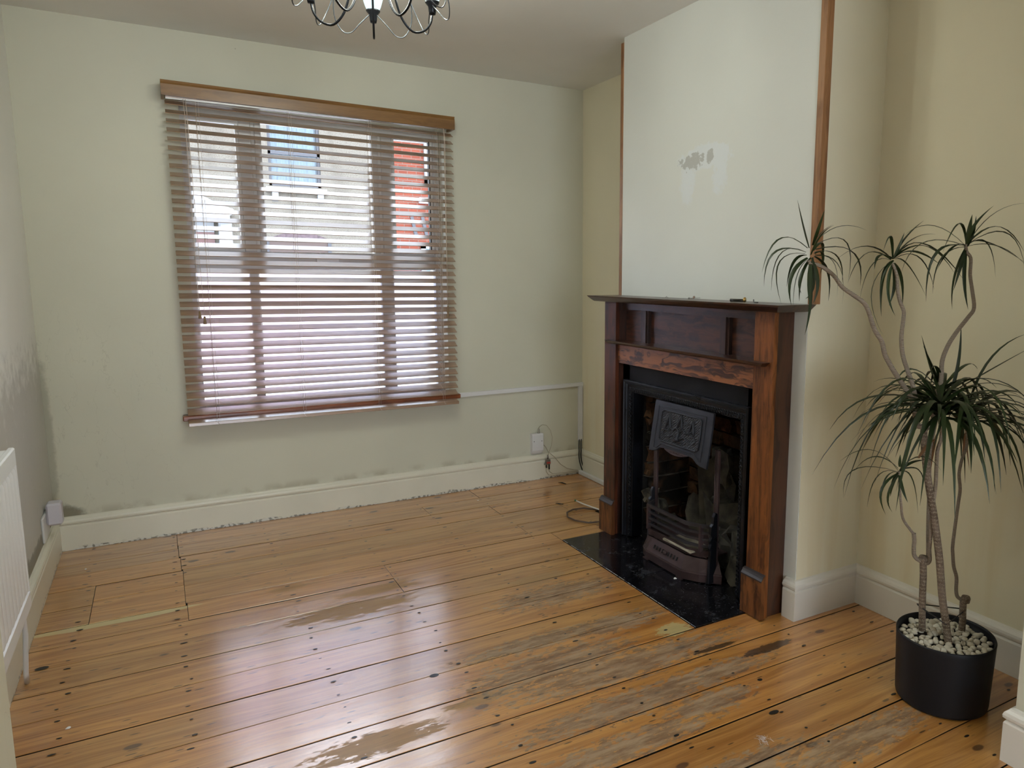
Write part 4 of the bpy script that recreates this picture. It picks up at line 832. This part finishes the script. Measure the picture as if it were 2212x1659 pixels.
def thinmat():
    t = NT('thin_stem_bark'); v = t.pos(); w = t.n('ShaderNodeTexWave', wave_type='BANDS', bands_direction='Z'); t.l(v, w.inputs['Vector']); w.inputs['Scale'].default_value = 75; w.inputs['Distortion'].default_value = 3
    c = t.mix(w.outputs['Fac'], (.13, .095, .065), (.31, .26, .20)); t.bsdf(c, .75, t.bump(w.outputs['Fac'], .4, .002), spec=.3); return t.m
MT['bark'] = barkmat(); MT['thin'] = thinmat()
def smooth(pts, k=4):
    q = [Vector(p[:3]) for p in pts]; r = [p[3] for p in pts]; out = []; ro = []
    for i in range(len(q)-1):
        p0, p1, p2, p3 = q[max(i-1, 0)], q[i], q[i+1], q[min(i+2, len(q)-1)]
        for j in range(k):
            u = j/k; out.append(.5*((2*p1)+(-p0+p2)*u+(2*p0-5*p1+4*p2-p3)*u*u+(-p0+3*p1-3*p2+p3)*u**3)); ro.append(r[i]+(r[i+1]-r[i])*u)
    return out+[q[-1]], ro+[r[-1]]
ST = {}
for nm, pts in STEMS.items():
    pp, rd = smooth(pts)
    ST[nm] = MB().tube(pp, rd, 10).build('stem', MT['bark'] if nm in ('trunk', 'caneA', 'caneC') else MT['thin'], pt)
# sawn stumps
for nm in ('caneA', 'caneC'):
    e = Vector(STEMS[nm][-1][:3]); MB().tube([e-Vector((0, 0, .018)), e-Vector((0, 0, .004)), e+Vector((0, 0, .003))], [.0125, .0145, .012], 10).build('stump_knuckle', MT['bark'], ST[nm])
def leafmat():
    t = NT('dracaena_leaf'); r = t.rnd(); n = t.noise(t.obj(), 9, 2); c = t.mix(r, (.011, .021, .006), (.022, .038, .010)); c = t.mix(t.math('MULTIPLY', t.ramp(n, .6, .8), .3), c, (.07, .09, .03))
    p = t.bsdf(c, .40, spec=.35); return t.m
LM = leafmat(); BM = simple('dry_leaf', (.23, .11, .045), .7)
rs = random.Random(8)
def leaf(par, p0, pm, p1, w=.0062, mat=None):
    p0, pm, p1 = Vector(p0), Vector(pm), Vector(p1); N = 9; vs = []; fs = []
    cpt = pm*2-(p0+p1)/2
    cpt = pm + (pm-(p0+p1)/2)*.55
    ref = (p1-p0).cross(Vector((0, 0, 1)))
    ref = ref.normalized() if ref.length > 1e-5 else Vector((1, 0, 0)); ref = (ref + Vector((rs.uniform(-.35, .35), rs.uniform(-.35, .35), rs.uniform(-.25, .25)))).normalized()
    for i in range(N+1):
        u = i/N; c = p0*(1-u)**2+cpt*2*u*(1-u)+p1*u*u; tan = ((cpt-p0)*(1-u)+(p1-cpt)*u)
        tan = tan.normalized() if tan.length > 1e-9 else Vector((0, 0, 1))
        sd = (ref-tan*ref.dot(tan)).normalized(); nn = tan.cross(sd)
        ww = w*(.55+.45*min(1, u*5))*(1-max(0, (u-.35)/.65)**1.6)+.0002
        vs += [c-sd*ww+nn*ww*.28, c, c+sd*ww+nn*ww*.28]
    for i in range(N):
        a = i*3; fs += [(a, a+1, a+4, a+3), (a+1, a+2, a+5, a+4)]
    m = MB().add(vs, fs, True); me = m.mesh('leaf', mat or LM, p0)
    o = D.objects.new('leaf', me); C.objects.link(o); o.parent = par; o.location = p0-org(par)
for k_, (stm, ls) in CROWNS.items():
    for a, b, c in ls:
        b = (b[0], max(b[1], -3.12), b[2]); c = (c[0], max(c[1], -3.185), c[2])
        leaf(ST[stm], a, b, c, rs.uniform(.0048, .0072) if k_ != 'A' else rs.uniform(.004, .006))
FH = Vector((.5034, .8640, 0)); RT = Vector((.8640, -.5034, 0))
def crown(stm, c, n, Lm, up=.5, wid=.0075, seed=1, spread=1.0, bias=0):
    R = random.Random(seed); c = Vector(c)
    for i in range(n):
        a = 2*math.pi*(i/n)+R.uniform(-.25, .25); el = R.uniform(-.25, 1.15)*up+.05; L_ = Lm*R.uniform(.7, 1.15)
        d = Vector((math.cos(a)*math.cos(el), math.sin(a)*math.cos(el), math.sin(el)))
        mid = c+d*L_*.52; drop = L_*R.uniform(.35, .95)*(1.1-max(0, el)*.75)
        hor = Vector((d.x, d.y, 0))*L_*R.uniform(.75, .95)*spread
        tip = Vector((c.x, c.y, mid.z))+hor-Vector((0, 0, drop-.05))
        if el > .85: tip = c+d*L_
        for q in (mid, tip):
            if q.x > -.022: q.x = -.022-R.uniform(0, .02)
            if q.y < -3.16: q.y = -3.16+R.uniform(0, .02)
        zz = R.uniform(-.02, .03)
        leaf(ST[stm], c+Vector((0, 0, zz)), mid+Vector((0, 0, zz)), tip, wid*R.uniform(.8, 1.15))
crown('shootA2', (-.446, -2.908, .945), 58, .37, .55, .0078, 3)
crown('shootC', (-.303, -2.899, .905), 46, .36, .5, .0078, 5)
crown('shootA3', (-.339, -2.843, .985), 26, .27, 1.0, .0075, 9)
for p0, pm, p1 in (((-.30, -2.90, .93), (-.25, -2.92, 1.10), (-.17, -2.99, 1.17)), ((-.33, -2.86, .98), (-.31, -2.87, 1.08), (-.30, -2.86, 1.20)), ((-.34, -2.86, .98), (-.22, -2.92, 1.06), (-.13, -2.99, 1.13))):
    leaf(ST['shootA3'], p0, pm, p1, .007)
for p0, p1 in (((-.49, -2.88, .80), (-.43, -2.90, .86)), ((-.44, -2.90, .87), (-.455, -2.90, .76)), ((-.29, -2.9, .87), (-.30, -2.9, .75)), ((-.285, -2.9, .85), (-.275, -2.91, .74))):
    leaf(ST['shootA2'], p0, tuple((a+b)/2+.01 for a, b in zip(p0, p1)), p1, .006, BM)
# elastic tie round the three canes
def onst(nm, z):
    q = STEMS[nm]
    for a, b in zip(q[:-1], q[1:]):
        if (a[2]-z)*(b[2]-z) <= 0: f = (z-a[2])/(b[2]-a[2]+1e-9); return Vector((a[0]+(b[0]-a[0])*f, a[1]+(b[1]-a[1])*f, z))
    return Vector(q[0][:3])
A_, B_, C_ = onst('caneA', .292), onst('trunk', .268), onst('caneC', .275)
ctr = (A_+B_+C_)/3
pts = [q+(q-ctr).normalized()*.0125 for q in (A_, B_, C_)]
m = MB(); m.tube([pts[0], pts[1], pts[2], pts[2]+FH*.006, pts[0]+FH*.010, pts[0]], .0019, 6); m.build('elastic_tie', MT['black'], pt)

# ---------------------------------------------------------------- chandelier
cx, cy = -1.775, -1.745
ch = thing('chandelier', (cx, cy, 2.5), 'black wire chandelier with white glass cones hanging from the ceiling', 'chandelier')
rod = iron('black_lamp_wire', (.012, .013, .016), .25, metal=.6); wire = iron('grey_lamp_wire', (.10, .11, .12), .3, metal=.8)
MB().lathe((cx, cy, 2.5), [(0, 0), (.055, 0), (.052, -.012), (.03, -.03), (.01, -.036), (0, -.036)], 24).build('ceiling_rose', rod, ch)
MB().tube([(cx, cy, 2.47), (cx, cy, 2.33)], .006, 10).lathe((cx, cy, 2.33), [(0, .03), (.018, .02), (.026, 0), (.018, -.02), (0, -.03)], 16).build('hub', rod, ch)
t = NT('lit_frosted_glass'); e = t.n('ShaderNodeEmission'); e.inputs[0].default_value = (.72, .98, 1.0, 1); e.inputs[1].default_value = 2.2; b = t.n('ShaderNodeBsdfTransparent')
mx = t.n('ShaderNodeMixShader'); mx.inputs[0].default_value = .65; t.l(e.outputs[0], mx.inputs[1]); t.l(b.outputs[0], mx.inputs[2]); t.l(mx.outputs[0], t.out.inputs[0])
LAMP = t.m
a0 = math.atan2(.967, .256)
for k in range(5):
    a = a0+k*2*math.pi/5; c_, s_ = math.cos(a), math.sin(a)
    def q(r, z, tw=0): return (cx+r*c_-tw*s_, cy+r*s_+tw*c_, z)
    arm = [q(.0, 2.33), q(.05, 2.345), q(.088, 2.31), q(.10, 2.24), q(.103, 2.17), q(.118, 2.128), q(.145, 2.116), q(.172, 2.13), q(.188, 2.165), q(.197, 2.20)]
    arm = [q(.0, 2.33), q(.02, 2.37), q(.042, 2.36), q(.058, 2.30), q(.072, 2.23), q(.094, 2.165), q(.130, 2.130), q(.168, 2.138), q(.192, 2.165), q(.200, 2.20)]
    pp, rd = smooth([(*p, .0038) for p in arm]); MB().tube(pp, rd, 8).build('arm', rod, ch)
    MB().lathe((cx+.2*c_, cy+.2*s_, 2.195), [(0, 0), (.010, 0), (.012, .008), (.0135, .025), (.023, .036), (.024, .040), (0, .040)], 18).build('lamp_holder', rod, ch)
    MB().lathe((cx+.2*c_, cy+.2*s_, 2.235), [(.020, 0), (.026, .012), (.036, .045), (.046, .085), (.050, .11)], 24).build('glass_shade', LAMP, ch)
    for sg in (-1, 1):
        w_ = [q(.196, 2.222, sg*.010), q(.205, 2.19, sg*.045), q(.215, 2.162, sg*.075), q(.215, 2.165, sg*.105), q(.20, 2.21, sg*.128), q(.16, 2.28, sg*.12), q(.10, 2.335, sg*.08), q(.03, 2.345, sg*.02)]
        pp, rd = smooth([(*p, .0019) for p in w_]); MB().tube(pp, rd, 6).build('curled_wire', wire, ch)
    l = D.lights.new('bulb', 'POINT'); l.energy = BULB; l.color = (.96, 1.0, .90); l.shadow_soft_size = .022
    o = D.objects.new('bulb', l); C.objects.link(o); o.parent = ch; o.location = Vector((cx+.2*c_, cy+.2*s_, 2.31))-org(ch)

# ---------------------------------------------------------------- outside: street and the houses opposite
MT['render'] = simple('pebbledash', (.50, .46, .385), .95, nsc=9, nam=.08, bsc=60, bst=.4)
def outmats():
    t = NT('pebbledash_wall'); v = t.pos(); n = t.noise(v, 45, 3, .7); P = t.sep(v); st = t.noise(t.scale(v, (1.6, 1, .35)), 1.2, 4)
    c = t.mix(t.ramp(n, .45, .7), (.135, .125, .105), (.075, .062, .05)); c = t.mix(t.math('MULTIPLY', t.ramp(st, .5, .7), .35), c, (.055, .047, .04)); t.bsdf(c, .95, spec=.1); MT['render'] = t.m
    t = NT('red_brick_wall'); v = t.pos(); P = t.sep(v); b = t.n('ShaderNodeTexBrick'); t.l(t.comb(P[0], P[2], 0.0), b.inputs['Vector']); b.inputs['Scale'].default_value = 1
    b.inputs['Brick Width'].default_value = .225; b.inputs['Row Height'].default_value = .075; b.inputs['Mortar Size'].default_value = .008
    b.inputs['Color1'].default_value = (.145, .040, .025, 1); b.inputs['Color2'].default_value = (.115, .032, .02, 1); b.inputs['Mortar'].default_value = (.115, .082, .07, 1)
    t.bsdf(b.outputs[0], .9, spec=.1); MT['redbrick'] = t.m
outmats()
MT['road'] = simple('pale_road', (.30, .30, .31), .8, nsc=6, nam=.1); MT['wpaint'] = simple('white_stone_paint', (.20, .21, .22), .6)
MT['dkframe'] = simple('dark_window_frame', (.035, .037, .045), .5); MT['curtain'] = simple('pale_blue_curtain', (.10, .15, .19), .8)
gd = struct(MB().box(-30, 30, .3, 40, -.5, -.32).build('ground', MT['road']))
HYo = 14.0
h1 = thing('house_opposite', (-1.5, HYo, -.3), 'cream pebbledashed house across the street behind the blind', 'house')
ow, ox = (-.09, 1.03), (3.296, 4.80)
m = MB().box(-9, ow[0], HYo, HYo+.3, -.3, 5.6).box(ow[1], 2.45, HYo, HYo+.3, -.3, 5.6).box(ow[0], ow[1], HYo, HYo+.3, -.3, ox[0]).box(ow[0], ow[1], HYo, HYo+.3, ox[1], 5.6)
m.build('wall', MT['render'], h1)
MB().prism([(HYo-.35, 5.55), (HYo+4, 7.2), (HYo+8, 5.6)], lambda a, b, d: (d, a, b), -9, 2.45).build('roof', simple('slate_roof', (.10, .11, .13), .7), h1)
w_ = MB(); z0, z1 = ox; x0, x1 = ow
w_.box(x0, x0+.06, HYo+.05, HYo+.12, z0, z1).box(x1-.06, x1, HYo+.05, HYo+.12, z0, z1).box(x0, x1, HYo+.05, HYo+.12, z0, z0+.05).box(x0, x1, HYo+.05, HYo+.12, 4.0, 4.07).box(x0, x1, HYo+.05, HYo+.12, z1-.06, z1)
wf = w_.build('window', MT['dkframe'], h1)
MB().box(x0+.06, x1-.06, HYo+.08, HYo+.09, z0+.05, z1-.06).build('pane', MT['glass'], wf)
m = MB(); vs = []; fs = []; N = 40
for z in (z0+.02, z1):
    for i in range(N+1):
        xx = x0+(x1-x0)*i/N; vs.append((xx, HYo+.16+.02*math.sin(i*1.35)+.012*math.sin(i*.5), z))
fs = [(i, i+1, N+2+i, N+1+i) for i in range(N)]; m.add(vs, fs, True).build('curtain', MT['curtain'], wf)
sl_ = MB().box(x0-.09, x1+.10, HYo-.12, HYo+.04, 3.15, 3.262).build('window_sill', MT['wpaint'], h1)
for xx in (x0+.10, x1-.04):
    MB().prism([(HYo, 3.15), (HYo-.10, 3.15), (HYo-.09, 3.06), (HYo-.05, 3.02), (HYo-.05, 2.97), (HYo, 2.95)], lambda a, b, d: (d, a, b), xx-.065, xx+.065).build('corbel', MT['wpaint'], h1)
# ground floor window with an arched dark brick head
arc = [(-.24+1.46*i/16, 2.09+.20*math.sin(math.pi*i/16)) for i in range(17)]
MB().prism(arc+[(1.22, 2.06), (-.24, 2.06)], lambda a, b, d: (a, d, b), HYo-.02, HYo+.02).build('brick_arch', simple('dark_brick_arch', (.07, .05, .055), .9, nsc=20, nam=.3), h1)
m = MB().box(-.22, -.17, HYo-.03, HYo+.01, .9, 2.05).box(1.11, 1.19, HYo-.03, HYo+.01, .9, 2.05)
wf = m.build('lower_window', MT['dkframe'], h1); MB().box(-.17, 1.11, HYo-.01, HYo-.004, .9, 2.05).build('net_curtain', simple('brown_net', (.06, .042, .036), .8), wf)
# white door surround with a hood on the left
hood = [(-3.4, 2.62), (-3.4, 3.02), (-1.55, 2.98), (-1.38, 2.90), (-1.15, 2.78), (-.90, 2.70), (-.90, 2.60), (-.98, 2.56), (-.98, 2.50), (-3.4, 2.50)]
ds = MB().prism(hood, lambda a, b, d: (a, d, b), HYo-.5, HYo).build('door_hood', MT['wpaint'], h1)
MB().box(-1.19, -.93, HYo-.25, HYo, -.3, 2.50).build('pilaster', MT['wpaint'], h1)
MB().box(-1.16, -.95, HYo-.29, HYo-.25, 2.28, 2.38).build('pilaster_moulding', MT['wpaint'], h1)
MB().box(-3.2, -1.27, HYo-.06, HYo-.02, 2.22, 2.50).box(-3.2, -1.19, HYo-.08, HYo-.02, 1.2, 1.98).build('door_frame', MT['wpaint'], h1)
MB().box(-3.2, -1.27, HYo-.05, HYo-.03, 1.98, 2.22).build('fanlight', simple('dark_red_glass', (.07, .022, .02), .3), h1)
h2 = thing('brick_house_opposite', (6, HYo-.1, -.3), 'red brick house across the street seen at the blind right side', 'house')
MB().box(2.45, 14, HYo-.1, HYo+.3, -.3, 5.6).build('wall', MT['redbrick'], h2)
MB().prism([(HYo-.45, 5.55), (HYo+4, 7.2), (HYo+8, 5.6)], lambda a, b, d: (d, a, b), 2.45, 14).build('roof', D.materials['slate_roof'], h2)
for (a, b, z0, z1) in ((3.46, 4.9, 3.50, 5.0), (3.32, 4.9, .8, 2.06)):
    f = MB().box(a, a+.12, HYo-.16, HYo-.1, z0, z1).box(b-.12, b, HYo-.16, HYo-.1, z0, z1).box(a, b, HYo-.16, HYo-.1, z0, z0+.14).box(a, b, HYo-.16, HYo-.1, z1-.1, z1).box((a+b)/2-.05, (a+b)/2+.05, HYo-.16, HYo-.1, z0, z1).build('window', MT['wpaint'], h2)
    MB().box(a+.12, b-.12, HYo-.13, HYo-.11, z0+.14, z1-.1).build('pane', simple('sky_reflecting_glass', (.08, .14, .165), .15), f)
bk = MB()
for dx in (0, .27): bk.box(3.12+dx, 3.20+dx, HYo-.13, HYo-.1, 2.28, 2.74, Matrix.Rotation(-.22, 3, 'Y'))
bk.build('wall_tie_bracket', MT['dkframe'], h2)
MB().box(3.30, 3.62, HYo-.18, HYo-.1, 3.06, 3.20).build('cable_box', simple('grey_box', (.25, .22, .24), .6), h2)
